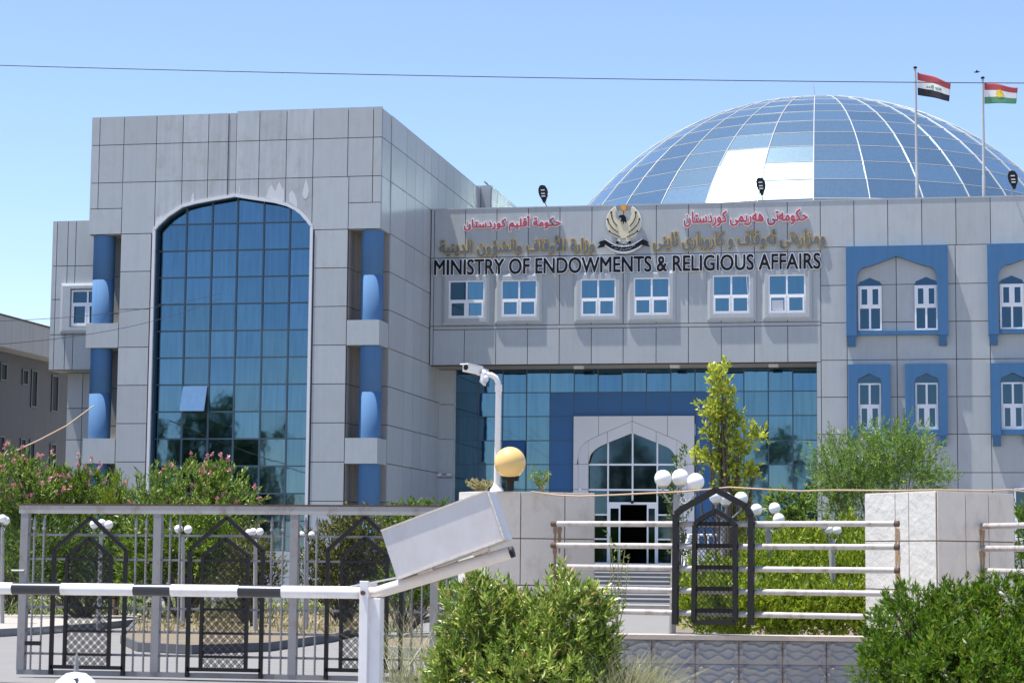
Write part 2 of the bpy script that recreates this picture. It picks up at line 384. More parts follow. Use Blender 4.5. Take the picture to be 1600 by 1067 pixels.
# corner bands
zb = [(bz(565, 539), bz(565, 500)), (bz(562, 724), bz(562, 684)), (-.1, .75)]
for z0, z1 in zb:
    for xa_, xb_ in ((NX1+GAP, XR), (XL, NX0-GAP)):
        cb_ = MB(); cb_.box(xa_, xb_, YB-.03, YB+NOTCH, z0, z1); cb_.build('corner_band', M['panel'], B)
def split_x(mb, x):
    A, C2 = MB(), MB()
    for f, m_, sm in zip(mb.f, mb.m, mb.sm):
        t_ = A if mb.v[f[0]][0] < x else C2; t_.add([mb.v[i] for i in f], [tuple(range(len(f)))], m_, sm)
    return A, C2
for _w in split_x(wl, (AX0+AX1)/2): _w.build('wall', M['panel'], B)
wd_.build('stained_wall', M['panel_dirty'], B)
# solid core behind the panels
cr = MB()
SIL = 1.75
cr.box(XL+.01, XR-.01, YB, YB+16.2, zc_cap, ZT-.03) if False else None
def core_front():
    # frame round the arch: above, left, right
    seg = 14
    xs = np.linspace(AX0, AX1, 40)
    top = [(x, arch_z(x)) for x in xs]
    cr.prism(top+[(AX1, ZT-.04), (AX0, ZT-.04)], YB+.005, YB+.6)
    cr.box(NX0, AX0, YB+.005, YB+.6, 0, zc_cap); cr.box(AX1, NX1, YB+.005, YB+.6, 0, zc_cap)
    cr.box(XL+.02, AX0, YB+.005, YB+.6, zc_cap+.01, ZT-.04); cr.box(AX1, XR-.02, YB+.005, YB+.6, zc_cap+.01, ZT-.04)
    cr.box(XL+.02, XR-.02, YB+.6, YB+16.3, zc_cap+.01, ZT-.04)
    cr.box(NX0, NX1, YB+.6, YB+16.3, 0, zc_cap+.01)
    cr.box(XL+.03, NX0, YB+NOTCH, YB+16.3, 0, zc_cap+.01); cr.box(NX1, XR-.03, YB+NOTCH, YB+16.3, 0, zc_cap+.01)
core_front()
cr.build('wall_core', M['joint'], B)
# notch linings + side wall panels (facing right)
for right in (0, 1):
    sd = MB()
    for k in range(len(zz)-1):
        z0, z1 = zz[k+1], zz[k]
        if right:
            sd.box(NX1+.012, XR-.012, YB+NOTCH-.025, YB+NOTCH+.005, z0+GAP, z1-GAP); sd.box(NX1-.005, NX1+.022, YB+.1, YB+NOTCH-.03, z0+GAP, z1-GAP)
        else:
            sd.box(XL+.03, NX0, YB+NOTCH-.025, YB+NOTCH+.005, z0+GAP, z1-GAP); sd.box(NX0-.022, NX0+.005, YB+.1, YB+NOTCH-.03, z0+GAP, z1-GAP)
    if right: sd.box(NX1+.01, XR-.01, YB+.09, YB+NOTCH, zc_cap-.01, zc_cap+.02)
    else: sd.box(XL+.01, NX0-.01, YB+.09, YB+NOTCH, zc_cap-.01, zc_cap+.02)
    sd.build('recess_lining', M['soffit'], B)
sw = MB()
ys = [YB+.08]+[aX(px, 430, XR)[1] for px in (612,)]
ys = [YB-.03, YB+NOTCH]
pxs = [620.5, 634, 648, 661, 672.6, 684, 696, 707.5, 718, 728, 738.6, 750]
for px in pxs[1:]: ys.append(aX(px, 300, XR)[1])
ys[-1] = YB+16.3
for side, X in ((1, XR), (-1, XL)):
    sw = MB()
    for i in range(len(ys)-1):
        for z0, z1 in zip([0]+[], []): pass
        rows = [(z_r[2], ZT), (z_r[1], z_r[2]), (zc_cap, z_r[1])]
        if i > 0: rows += [(zz[k+1], zz[k]) for k in range(len(zz)-1)]
        for z0, z1 in rows:
            a, b = (X-.01, X+.03) if side > 0 else (X-.03, X+.01)
            sw.box(a, b-(.028 if (side > 0 and i == 0) else 0), ys[i]+GAP+(.06 if i == 0 else 0), ys[i+1]-GAP, z0+GAP, z1-GAP)
    sw.build('wall', M['panel'], B)
# roof kerb + set back volume
rf = MB(); rf.box(XL+.05, XR-.05, YB+.1, YB+16.2, ZT-.5, ZT-.3)
c2 = aY(767, 292, YB+16.35); z2 = aY(758, 291, YB+16.35)[2]
rf.build('roof', M['joint'], B)
bk = MB(); x2 = c2[0]
bk.box(XR-4, x2, YB+16.35, YB+27, 8, z2)
bk.build('wall_core', M['joint'], B)
bk = MB()
bk.box(XR-2, XR+.02, YB+16.3, YB+16.345, 12, z2+.02); bk.box(XR+.045, x2, YB+16.3, YB+16.345, 12, z2+.02)
yy = YB+16.37
while yy < YB+26: bk.box(x2+.002, x2+.03, yy+GAP, yy+1.22, 12, z2-.9); bk.box(x2+.002, x2+.03, yy+GAP, yy+1.22, z2-.88, z2+.02); yy += 1.24
bk.build('wall', M['panel'], B)
pp = MB(); pp.tube([aY(757, 284, YB+16.4), aX(812, 331, x2+.05)], .04, 6); pp.build('roof_edge_pipe', M['rib'], B)
# arched curtain glass
GY = YB+.34
vx = [AX0, bx(285, 430), bx(325.4, 430), bx(365, 430), bx(406.4, 430), bx(447.6, 430), AX1]
hz = [14.2]
z = bz(365, 431)+.945*3
while z > SIL: hz.append(z); z -= .9425
hz = sorted([h for h in hz if h < 14.0]+[14.2]); hz = [SIL]+[h for h in hz if h > SIL+.3]
rnd = random.Random(4)
gl = MB(); mu = MB()
def pane(mb, x0, x1, z0, z1, Y, j=.004, fn=None):
    q = [rnd.uniform(-j, j) for _ in range(3)]
    q.append(q[0]+q[2]-q[1])     # keep the pane flat
    if fn is None:
        mb.add([(x0, Y+q[0], z0), (x1, Y+q[1], z0), (x1, Y+q[2], z1), (x0, Y+q[3], z1)], [(0, 1, 2, 3)])
    else:
        xs = np.linspace(x0, x1, 9); tops = [min(z1, fn(x)) for x in xs]
        if max(tops) <= z0+.01: return
        pts = [(x0, Y, z0), (x1, Y, z0)]+[(x, Y, max(t, z0+.001)) for x, t in zip(xs[::-1], tops[::-1])]
        mb.add(pts, [tuple(range(len(pts)))])
for i in range(6):
    for k in range(len(hz)-1):
        zm = hz[k+1]
        pane(gl, vx[i], vx[i+1], hz[k], hz[k+1], GY, .005, arch_z if zm > 12.8 else None)
hop = None
for v in vx[1:-1]: mu.box(v-.03, v+.03, GY-.035, GY+.02, SIL, arch_z(v)+.02)
for h in hz[1:-1]: mu.box(AX0, AX1, GY-.028, GY+.018, h-.025, h+.025) if h < 12.9 else mu.box(ax_[np.argmax(az_ > h)], ax_[len(az_)-1-np.argmax(az_[::-1] > h)], GY-.028, GY+.018, h-.025, h+.025)
cw = gl.build('curtain_glass', M['glass'], B); mu.build('mullion_grid', M['mullion'], cw)
tr = MB()
pth = [(AX0, YB-.02, SIL)]+[(p[0], YB-.02, p[1]) for p in arch_pts]+[(AX1, YB-.02, SIL)]
for a, b in zip(pth[:-1], pth[1:]): tr.bar(a, b, .10, .10)
tr.build('arch_trim', M['trim'], B)
lin = MB()
xs = np.linspace(AX0, AX1, 40)
for a, b in zip(xs[:-1], xs[1:]):
    lin.add([(a, YB+.03, arch_z(a)-.012), (b, YB+.03, arch_z(b)-.012), (b, GY+.03, arch_z(b)-.012), (a, GY+.03, arch_z(a)-.012)], [(0, 3, 2, 1)])
lin.box(AX0-.01, AX0+.012, YB+.03, GY+.03, SIL, 12.92); lin.box(AX1-.012, AX1+.01, YB+.03, GY+.03, SIL, 12.92)
lin.build('arch_reveal', M['mullion'], B)
pl = MB(); pl.box(AX0-.02, AX1+.02, YB-.01, YB+.6, 0, SIL-.02); rects_front(pl, grid_rects(vx[::2]+[], [0, .85, SIL-.02]), YB-.012); pl.build('plinth', M['panel'], B)
# opened hopper vent
i = 1; hx0, hx1 = vx[1]+.03, vx[2]-.03
zt = bz(300, 603); zbm = zt-.93
hp = MB(); hp.obox((hx0, GY-.06, zt), (hx1-hx0, 0, 0), (0, -.30, -.88), (0, -.03, .012))
h1 = hp.build('vent_sash', M['domeglass'], cw)
hp = MB(); hp.box(hx0, hx1, GY-.03, GY-.012, zbm+.02, zt-.02); hp.build('vent_opening', M['dark'], cw)
# white runs of sealant on the arch
def drip(pts):
    dr = MB(); dr.prism([tuple(aY(330+x/6.277, 160+y/6.277, YB-.031)[[0, 2]]) for x, y in pts], YB-.036, YB-.0305); dr.build('sealant_run', M['drip'], B)
drip([(540, 935), (560, 860), (590, 805), (612, 850), (630, 875), (650, 810), (672, 780), (690, 830), (706, 860), (716, 815), (718, 960), (700, 975), (640, 962)])
drip([(762, 900), (790, 862), (820, 900), (846, 985), (843, 1035), (800, 1000), (765, 975)])
drip([(895, 900), (915, 800), (932, 757), (945, 800), (958, 860), (950, 920), (930, 948), (908, 940)])
drip([(-545, 1165), (-528, 1120), (-512, 1135), (-500, 1112), (-470, 1118), (-500, 1175), (-530, 1230), (-548, 1235)])
drip([(-190, 905), (-170, 880), (-165, 960), (-200, 990)])
drip([(272, 830), (280, 822), (285, 880), (276, 895)])
# round columns in the corner recesses
RC = .385
def column(cx):
    zs = [(zb[2][1], zb[1][0]), (zb[1][1], zb[0][0]), (zb[0][1], zc_cap)]
    for z0, z1 in zs:
        c = MB(); mid = z0+(z1-z0)*.5
        prof = [(RC, z0), (RC, mid-.012), (RC-.015, mid-.008), (RC-.015, mid+.008), (RC, mid+.012), (RC, z1-.002)]
        c.lathe(prof, (cx, YB+.43, 0), 40); c.build('column', M['blue_col'], B)
column(XR-RC-.01); column(XL+RC+.03)

# wing to the left of the block: overhanging upper storeys with one window
YW = YB+1.35
wx0 = aY(80.5, 450, YW)[0]; wz1 = aY(110, 345, YW)[2]; wz0 = aY(100, 578, YW)[2]
w = MB(); w.box(wx0+.01, XL+.6, YW, YW+12, wz0, wz1-.02); w.box(aY(104, 660, YW+1.1)[0], XL+.6, YW+1.1, YW+11, 0, wz0); w.build('wall_core', M['joint'], B)
w = MB()
wxs = [wx0, aY(88, 430, YW)[0], aY(105, 430, YW)[0], aY(119, 380, YW)[0], XL+.5]
wzs = [wz0, aY(100, 523, YW)[2], aY(100, 468, YW)[2], aY(100, 416, YW)[2], wz1]
for r in grid_rects(wxs, wzs): rects_front(w, [r], YW)
for k in range(8):
    for a, b in zip(wzs[:-1], wzs[1:]): w.box(wx0-.02, wx0+.012, YW+k*1.4+GAP, YW+(k+1)*1.4-GAP, a+GAP, b-GAP)
rects_front(w, grid_rects([aY(104, 660, YW+1.1)[0], aY(128, 660, YW+1.1)[0], XL+.5], [0, 1.9, 3.4, aY(115, 687, YW+1.1)[2], aY(115, 638, YW+1.1)[2], wz0-.02]), YW+1.1)
w.build('wall', M['panel'], B)
w = MB(); w.box(wx0+.02, XL+.5, YW+.02, YW+1.08, wz0-.02, wz0-.003); w.build('soffit', M['soffit'], B)

def sash_window(x0, x1, z0, z1, Y, glassm, split=.52, surround=None, archfn=None, frame=.055, invert=False):
    """casement of four panes; part 'window' with frame and surround as sub-parts"""
    xm = (x0+x1)/2; zm = z0+(z1-z0)*split
    p = MB(); pane(p, x0, x1, z0, z1, Y, .006) if archfn is None else None
    if archfn is not None:
        xs = np.linspace(x0, x1, 15); zs_ = [archfn(x) for x in xs]
        pts = [(x0, Y, z0), (x1, Y, z0)]+[(x, Y, t) for x, t in zip(xs[::-1], zs_[::-1])]
        p.add(pts, [tuple(range(len(pts)))])
    win = p.build('window', glassm, B)
    f = MB(); d0, d1 = Y-.05, Y-.004
    ztop = z1
    f.box(x0, x0+frame, d0, d1, z0, ztop); f.box(x1-frame, x1, d0, d1, z0, ztop)
    f.box(x0+frame, x1-frame, d0, d1, z0, z0+frame); f.box(x0+frame, x1-frame, d0, d1, ztop-frame, ztop)
    f.box(xm-frame*.6, xm+frame*.6, d0-.004, d1, z0+frame, ztop-frame)
    f.box(x0+frame, x1-frame, d0-.008, d1, zm-frame*.7, zm+frame*.7)
    # opening sashes carry a second, thicker frame
    lo, hi = (z0+frame, zm-frame*.7) if not invert else (zm+frame*.7, ztop-frame)
    for a, b in ((x0+frame, xm-frame*.6), (xm+frame*.6, x1-frame)):
        t = frame*.95
        f.box(a, a+t, d0-.02, d1-.01, lo, hi); f.box(b-t, b, d0-.02, d1-.01, lo, hi)
        f.box(a+t, b-t, d0-.02, d1-.01, lo, lo+t); f.box(a+t, b-t, d0-.02, d1-.01, hi-t, hi)
    f.build('window_frame', M['white'], win)
    return win
def bevel_surround(win, ox0, ox1, oz0, oz1, x0, x1, z0, z1, Y, h=.13):
    s = MB(); yb = Y+.01; yf = Y-h
    t = .10
    O = [(ox0, oz0), (ox1, oz0), (ox1, oz1), (ox0, oz1)]
    P2 = [(ox0+t, oz0+t), (ox1-t, oz0+t), (ox1-t, oz1-t), (ox0+t, oz1-t)]
    I = [(x0, z0), (x1, z0), (x1, z1), (x0, z1)]
    vs = [(a, yb, b) for a, b in O]+[(a, yf+.04, b) for a, b in O]+[(a, yf, b) for a, b in P2]+[(a, yf, b) for a, b in I]+[(a, yb, b) for a, b in I]
    fs = []
    for r in range(4):
        for i in range(4):
            j = (i+1) % 4; fs.append((r*4+i, r*4+j, r*4+4+j, r*4+4+i))
    s.add(vs, fs); s.build('window_surround', M['panel'], win)
# window of the left wing
wa = aY(108.5, 452, YW-.03); wb = aY(146, 511, YW-.03)
wn = sash_window(wa[0]+.12, wb[0]+.4, wb[2]+.03, wa[2]-.05, YW-.045, M['arcglass'], .62)
bevel_surround(wn, wa[0]-.28, wb[0]+.45, wb[2]-.22, wa[2]+.2, wa[0]+.1, wb[0]+.42, wb[2], wa[2], YW-.03, .16)

# ---------------------------------------------------------------- lettered wall
colx = [-18.40, sx(678, 450)]+[sx(p, 370) for p in (727.5, 776.5, 825.7, 875, 925, 974.4, 1025.6, 1075.8, 1127, 1178.6, 1230.3)]+[sx(1282.2, 420)]
dx = colx[-1]-colx[-2]
while colx[-1] < 16.5: colx.append(colx[-1]+1.21)
WEND = colx[-1]
i82 = 13
zr1 = sz(1000, 398); zrw = sz(1000, 506); zrw2 = sz(1000, 512)
wmain = MB()
rects_front(wmain, grid_rects(colx[:i82+1], [zr1, ZW]), YS)
rects_front(wmain, grid_rects(colx[:i82+1], [zrw, zr1]), YS)
rects_front(wmain, [(colx[1], colx[i82], zrw2, zrw)], YS)
rects_front(wmain, [(colx[0], colx[1], ZS, zrw)], YS)
cx2 = colx[1:i82+1]
rects_front(wmain, grid_rects(cx2, [ZS, zrw2]), YS)
# right of the lettering
zrr = [sz(1400, 384.6), sz(1290, 446.4), sz(1290, 504.6), sz(1290, 563), sz(1290, 620.6), sz(1290, 678.5)]
while zrr[-1] > 1.4: zrr.append(zrr[-1]-1.37)
zrr[-1] = 0
rects_front(wmain, grid_rects(colx[i82:], [zrr[0], ZW]), YS)
rx = [colx[i82], sx(1323, 450), sx(1400.5, 450), sx(1494, 520), sx(1547, 520)]
while rx[-1] < WEND-2.4: rx.append(rx[-1]+1.75)
rx.append(WEND)
PXR = sx(1276, 600)
for j in range(len(zrr)-1):
    z1, z0 = zrr[j], zrr[j+1]
    xs = list(rx)
    if z1 < ZS+.2:
        rects_front(wmain, [(PXR, rx[0], z0, min(z1, ZS))], YS)
    rects_front(wmain, grid_rects(xs, [z0, z1]), YS)
wmain.build('wall', M['panel'], B)
cr = MB()
cr.box(-18.4, WEND-.02, YS, YS+.45, ZS, ZW-.03); cr.box(PXR, WEND-.02, YS, YS+.45, 0, ZS)
cr.box(-18.4, WEND-.02, YS+.45, YS+.46, ZW-.2, ZW-.05)
cr.build('wall_core', M['joint'], B)
cp = MB(); cp.box(-18.41, WEND, YS-.045, YS+.5, ZW-.022, ZW+.025); cp.build('coping', M['panel'], B)
rf = MB(); rf.box(-18.4, WEND, YS+.47, YS+45, 13.6, 13.8); rf.build('roof', M['joint'], B)
# windows under the lettering
WIN = [((692.4, 765.5, 428.7, 508), (702, 758, 439.6, 498.6)), ((773.8, 847.7, 428.2, 506), (783.8, 840, 438.4, 496.4)),
       ((897.6, 972.5, 426, 504.5), (907.4, 963, 436.7, 495.7)), ((981, 1056, 424.5, 503.5), (990.5, 1047, 434.8, 494)),
       ((1105.5, 1181.8, 421.5, 501.5), (1113.6, 1172.5, 431, 491.6)), ((1191.6, 1269.3, 420.5, 500.5), (1200.6, 1259, 430, 490.8))]
YF = YS-.03
for k, (o, n) in enumerate(WIN):
    ym = (o[2]+o[3])/2
    ox0, ox1 = sx(o[0], ym), sx(o[1], ym); oz1, oz0 = sz(o[0], o[2]), sz(o[0], o[3])
    x0, x1 = sx(n[0], ym), sx(n[1], ym); z1, z0 = sz(n[0], n[2]), sz(n[0], n[3])
    wn = sash_window(x0, x1, z0, z1, YF-.012, M['winglass'], .47)
    bevel_surround(wn, ox0, ox1, oz0, oz1, x0, x1, z0, z1, YF, .085)
    if k == 5:
        b = MB(); b.box(x0+.13, (x0+x1)/2-.13, YF-.03, YF-.022, z0+.13, z0+.50); b.build('pale_pane', M['trim'], wn)
    if k == 4:
        c = MB(); c.tube([(x1-.12, YF-.09, z1-.02), (x1-.1, YF-.1, z1-.5), (x1-.06, YF-.09, z1-.75), (x1-.1, YF-.09, z0+.45)], .012, 5); c.build('loose_wire', M['white'], wn)
# blue framed windows on the right
def arch_fn(x0, x1, zs, za, kind=0):
    xm = (x0+x1)/2; hw = (x1-x0)/2
    def fn(x):
        t = min(abs(x-xm)/hw, 1.0)
        if t > .72: u = (t-.72)/.28; return zs+(za-zs)*.52*math.sqrt(max(0, 1-u*u))
        return zs+(za-zs)*(.52+.48*(1-t/.72)**1.05)
    return fn
def blue_frame(ox0, ox1, oz0, oz1, ix0, ix1, iz0, fn, Y, h=.24, sill=.2):
    s = MB(); xs = np.linspace(ix0, ix1, 33)
    s.prism([(x, fn(x)) for x in xs]+[(ix1, oz1), (ix0, oz1)], Y-h, Y+.005)
    s.box(ox0, ix0, Y-h, Y+.005, oz0, oz1); s.box(ix1, ox1, Y-h, Y+.005, oz0, oz1)
    s.box(ix0, ix1, Y-h+.04, Y+.005, oz0+.02, iz0)
    fr = s.build('blue_window_surround', M['blue'], B)
    for bx0 in (ox0+.04, ox1-.34):
        b = MB(); b.prism([(Y+.004, oz0-.005), (Y-h+.02, oz0-.005), (Y-h+.02, oz0-.16), (Y-.12, oz0-.38), (Y+.004, oz0-.38)], bx0, bx0+.28, axis='X'); b.build('bracket', M['blue'], fr)
def big_blue(pl_, dxs):
    s = lambda px: sx(px, 455)+dxs
    ox0, ox1 = s(1322.5), s(1481.3); ix0, ix1 = s(1338.6), s(1464.5)
    oz1 = sz(1400, 385.5); oz0 = sz(1400, 525); iz0 = sz(1400, 518)
    fn = arch_fn(ix0, ix1, sz(1340, 436), sz(1400.5, 401.5))
    blue_frame(ox0, ox1, oz0, oz1, ix0, ix1, iz0, fn, YF)
    for a, b in ((1341, 1377.5), (1428.9, 1465)):
        x0, x1 = s(a), s(b); f2 = arch_fn(x0, x1, sz(1360, 446), sz(1360, 434.5))
        sash_window(x0, x1, sz(1360, 517), sz(1360, 447.5), YF-.015, M['arcglass'], .52, archfn=f2, frame=.06, invert=True)
def small_blue(a, dxs):
    s = lambda px: sx(px, 620)+dxs
    ox0, ox1 = s(a), s(a+65.8); ix0, ix1 = s(a+14.5), s(a+52)
    oz1 = sz(1360, 570); oz0 = sz(1360, 681); iz0 = sz(1360, 672)
    fn = arch_fn(ix0, ix1, sz(1350, 598), sz(1360, 584.5))
    blue_frame(ox0, ox1, oz0, oz1, ix0, ix1, iz0, fn, YF)
    f2 = lambda x: fn(x)-.02
    sash_window(ix0+.02, ix1-.02, iz0, sz(1360, 599), YF-.015, M['arcglass'], .52, archfn=f2, frame=.06)
dxr = sx(1543, 450)-sx(1322.5, 450)
big_blue(0, 0); big_blue(0, dxr)
small_blue(1325.8, 0); small_blue(1414.8, 0); small_blue(1325.8, dxr+.02); small_blue(1414.8, dxr+.02)
wn = sash_window(sx(1585, 800), sx(1648, 800), sz(1590, 845), sz(1590, 762), YF-.015, M['arcglass'], .5)
# ---------------------------------------------------------------- entrance recess
PX0 = pxx(712, 650)
pr = MB()
pzr = [ZS+.02, pz(700, 635), pz(700, 690), pz(700, 745), 1.45, 0]
pzr = [ZS-.01, pz(700, 633), pz(700, 687), pz(700, 741), 2.6, 1.3, 0]
for a, b in zip(pzr[:-1], pzr[1:]): pr.box(XR+.035, PX0-GAP, YP-.33, YP-.02, b+GAP, a-GAP)
pr.build('pilaster', M['panel'], B)
so_ = MB(); so_.box(-18.42, PXR, YS+.0, YP+.3, ZS+.004, ZS+.03); so_.build('soffit', M['soffit'], B)
for px in (905, 1055, 1209):
    lp = MB(); q = aY(px, 569, YS+.9); lp.box(q[0]-.18, q[0]+.18, YS+.7, YS+1.0, ZS-.10, ZS+.003); lp.build('soffit_lamp', M['trim'], B)
rv = MB(); rv.box(PXR, PXR+.02, YS+.01, YP+.2, 1.4, ZS); rv.build('recess_lining', M['panel'], B)
sv = [pxx(p, 650) for p in (712, 748, 785.5, 822.6, 859.4, 896.9, 934.4, 971.9, 1010, 1048, 1086, 1123.7, 1162.4, 1200.6, 1238.9, 1276.5)]
sh = [ZS+.01, pz(985, 612.5), pz(985, 650), pz(985, 688), pz(985, 725.6), pz(985, 765), pz(985, 804), pz(985, 841), 1.42]
pg = MB(); pb = MB(); pm = MB()
for i in range(15):
    for j in range(8):
        if 5 <= i <= 9 and j >= 2: continue
        if (i == 2 and j == 3): continue
        tgt = pb if (4 <= i <= 10 and j >= 1) else pg
        pane(tgt, sv[i], sv[i+1], sh[j+1], sh[j], YP, .006) if tgt is pg else tgt.box(sv[i]+.012, sv[i+1]-.012, YP-.02, YP+.01, sh[j+1]+.012, sh[j]-.012)
for v in sv[1:-1]:
    pm.box(v-.022, v+.022, YP-.012, YP+.03, sh[2], sh[0]) if sv[4] < v < sv[11] else pm.box(v-.022, v+.022, YP-.012, YP+.03, sh[-1], sh[0])
for h in sh[1:-1]:
    pm.box(sv[0], sv[5], YP-.01, YP+.03, h-.018, h+.018); pm.box(sv[10], sv[15], YP-.01, YP+.03, h-.018, h+.018)
    if h > sh[2]-.1: pm.box(sv[5], sv[10], YP-.01, YP+.03, h-.018, h+.018)
ecw = pg.build('curtain_glass', M['portglass'], B); pm.build('mullion_grid', M['mullion'], ecw)
pb.build('blue_cladding', M['blue_dark'], B)
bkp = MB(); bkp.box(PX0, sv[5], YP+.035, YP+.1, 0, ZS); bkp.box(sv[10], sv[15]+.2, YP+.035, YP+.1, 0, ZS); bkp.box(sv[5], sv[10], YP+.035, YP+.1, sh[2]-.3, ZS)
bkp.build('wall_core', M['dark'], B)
vo = MB(); vo.obox((sv[2]+.03, YP-.03, sh[3]-.02), (sv[3]-sv[2]-.06, 0, 0), (0, -.30, -.82), (0, .02, .02)); vo.build('vent_sash', M['blue_dark'], ecw)
vo = MB(); vo.box(sv[2]+.02, sv[3]-.02, YP+.005, YP+.02, sh[4]+.02, sh[3]-.02); vo.build('vent_opening', M['dark'], ecw)
# white arch surround of the doorway
ex0, ex1 = sv[5]+.004, sv[10]-.004; ez1 = pz(985, 650)
ea = [(920, 725.6), (921.5, 716), (925, 708), (930, 703), (936, 698.5), (950, 692), (988.5, 676.5), (1026, 691.5), (1045, 699.5), (1051, 704.5), (1055, 711), (1057.5, 718), (1058.3, 725.6)]
ea = [tuple(aY(px, py, YP)[[0, 2]]) for px, py in ea]
eax = np.array([p[0] for p in ea]); eaz = np.array([p[1] for p in ea])
def ea_z(x): return float(np.interp(x, eax, eaz))
def ea_o(x):      # outer joint of the band round the arch
    xm = eax[6]; k = (eax[-1]-eax[0]+.78)/(eax[-1]-eax[0])
    return float(np.interp(xm+(x-xm)/k, eax, eaz))+.44*(1-.35*min(1, abs(x-xm)/1.6))
ws = MB(); e0, e1 = eax[0], eax[-1]; zsp = eaz[0]
o0, o1 = e0-.38, e1+.38
for a, b in ((e0, pxx(950, 700)), (pxx(950, 700), eax[6]), (eax[6], pxx(1026, 700)), (pxx(1026, 700), e1)):
    xs = np.linspace(a+.008, b-.008, 12)
    ws.prism([(x, ea_z(x)) for x in xs]+[(x, ea_o(x)-.008) for x in xs[::-1]], YP-.16, YP+.02)
for a, b in ((o0, e0), (e1, o1)):
    xs = np.linspace(a, b, 6)
    ws.prism([(x, zsp+.01) for x in (a+.004, b-.004)]+[(x, ea_o(x)-.008) for x in xs[::-1]], YP-.16, YP+.02)
xg = [ex0, (ex0+eax[6])/2-.16, eax[6], (ex1+eax[6])/2+.16, ex1]
for a, b in zip(xg[:-1], xg[1:]):
    xs = np.linspace(a+.008, b-.008, 16)
    low = [(max(ea_o(x)+.008, zsp+.01) if o0 < x < o1 else zsp+.01) for x in xs]
    ws.prism(list(zip(xs, low))+[(b-.008, ez1-.008), (a+.008, ez1-.008)], YP-.15, YP+.02)
for a, b in ((ex0+.008, o0-.004), (o0+.004, e0), (e1, o1-.004), (o1+.004, ex1-.008)):
    for z0, z1 in ((1.42, 2.8), (2.816, pz(985, 765)), (pz(985, 765)+.016, zsp-.006)): ws.box(a, b, YP-.16, YP+.02, z0, z1)
ws.build('door_surround', M['whitepanel'], B)
bk = MB(); bk.box(ex0, o0, YP-.135, YP+.02, 1.42, ez1-.02); bk.box(o1, ex1, YP-.135, YP+.02, 1.42, ez1-.02)
bk.prism([(x, ea_z(x)+.02) for x in np.linspace(e0, e1, 25)]+[(o1, zsp), (o1, ez1-.02), (o0, ez1-.02), (o0, zsp)], YP-.134, YP+.019); bk.build('wall_core', M['joint'], B)
# glazed doorway
dg = MB(); df = MB(); YD = YP+.06
dv = [e0, pxx(950, 750), eax[6], pxx(1027, 750), e1]
dh = [pz(985, 725.6), pz(985, 765), pz(985, 785.6)]
for i in range(4):
    xs0, xs1 = dv[i], dv[i+1]
    pane(dg, xs0, xs1, dh[0], 6.5, YD, .004, ea_z); pane(dg, xs0, xs1, dh[1], dh[0], YD)
    if i in (1, 2): pane(dg, xs0, xs1, dh[2], dh[1], YD)
    else:
        zz2 = [1.42, 2.32, pz(985, 804), dh[1]]
        for a, b in zip(zz2[:-1], zz2[1:]):
            pane(dg, xs0, xs1, a, b, YD)
            df.box(xs0, xs1, YD-.05, YD-.004, a-.028, a+.028)
for v in dv[1:-1]: df.box(v-.03, v+.03, YD-.055, YD-.003, dh[2] if v == dv[2] else 1.42, ea_z(v))
for h in dh[:2]: df.box(e0, e1, YD-.05, YD-.002, h-.035, h+.035)
df.box(dv[1], dv[3], YD-.06, YD-.001, dh[2]-.06, dh[2]+.03)
sl0, sl1 = pxx(969, 830), pxx(1010.5, 830)
for a, b in ((dv[1]+.03, sl0), (sl1, dv[3]-.03)):
    pane(dg, a, b, 1.42, dh[2]-.06, YD)
    for q in (a+.03, b-.03): df.box(q-.03, q+.03, YD-.04, YD-.002, 1.42, dh[2]-.06)
    df.box(a, b, YD-.035, YD-.002, dh[2]-.2, dh[2]-.06)
door = dg.build('entrance_door', M['darkglass'], B); df.build('door_frame', M['white'], door)
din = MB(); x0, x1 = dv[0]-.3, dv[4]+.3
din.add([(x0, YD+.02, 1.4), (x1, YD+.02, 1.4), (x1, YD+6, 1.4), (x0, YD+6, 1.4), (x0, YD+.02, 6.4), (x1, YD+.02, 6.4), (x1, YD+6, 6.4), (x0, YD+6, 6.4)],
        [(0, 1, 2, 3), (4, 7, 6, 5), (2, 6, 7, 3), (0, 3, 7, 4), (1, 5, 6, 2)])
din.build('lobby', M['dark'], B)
dc = MB(); dc.sphere((eax[6], YD-.1, dh[2]+.03), .06, 10, 6); dc.build('door_sensor', M['black'], B)
# ---------------------------------------------------------------- dome
DC = aD(1277, 621, 108.0); DR = 468*108.0/F
pol = [2.4+4.65*k for k in range(15)]
caz = math.atan2(0-DC[0], 0-DC[1])
NM = 32
def dpt(k, p, r=DR):
    a = caz+rad(.5)-2*math.pi*k/NM           # k grows to the right as seen from the street
    q = rad(p); return np.array([DC[0]+r*math.sin(q)*math.sin(a), DC[1]+r*math.sin(q)*math.cos(a), DC[2]+r*math.cos(q)])
gl = MB(); gg = MB()
for k in range(NM):
    for i in range(len(pol)-1):
        t = gg if (k == NM-3 and i == 12) else gl
        t.add([dpt(k, pol[i]), dpt(k, pol[i+1]), dpt(k+1, pol[i+1]), dpt(k+1, pol[i])], [(0, 1, 2, 3)])
dome = gl.build('dome', M['domeglass'], B)
gg.build('replacement_panel', M['domegrey'], dome)
rb = MB()
for k in range(NM):
    rb.tube([dpt(k, p, DR+.01) for p in pol], .03, 5, caps=False)
for i, p in enumerate(pol):
    rb.tube([dpt(k, p, DR+.005) for k in range(NM+1)], .018 if i != 12 else .032, 5, caps=False)
rb.build('dome_ribs', M['rib'], dome)
dm = MB(); zb0 = dpt(0, pol[-1])[2]; rr = DR*math.sin(rad(pol[-1]))
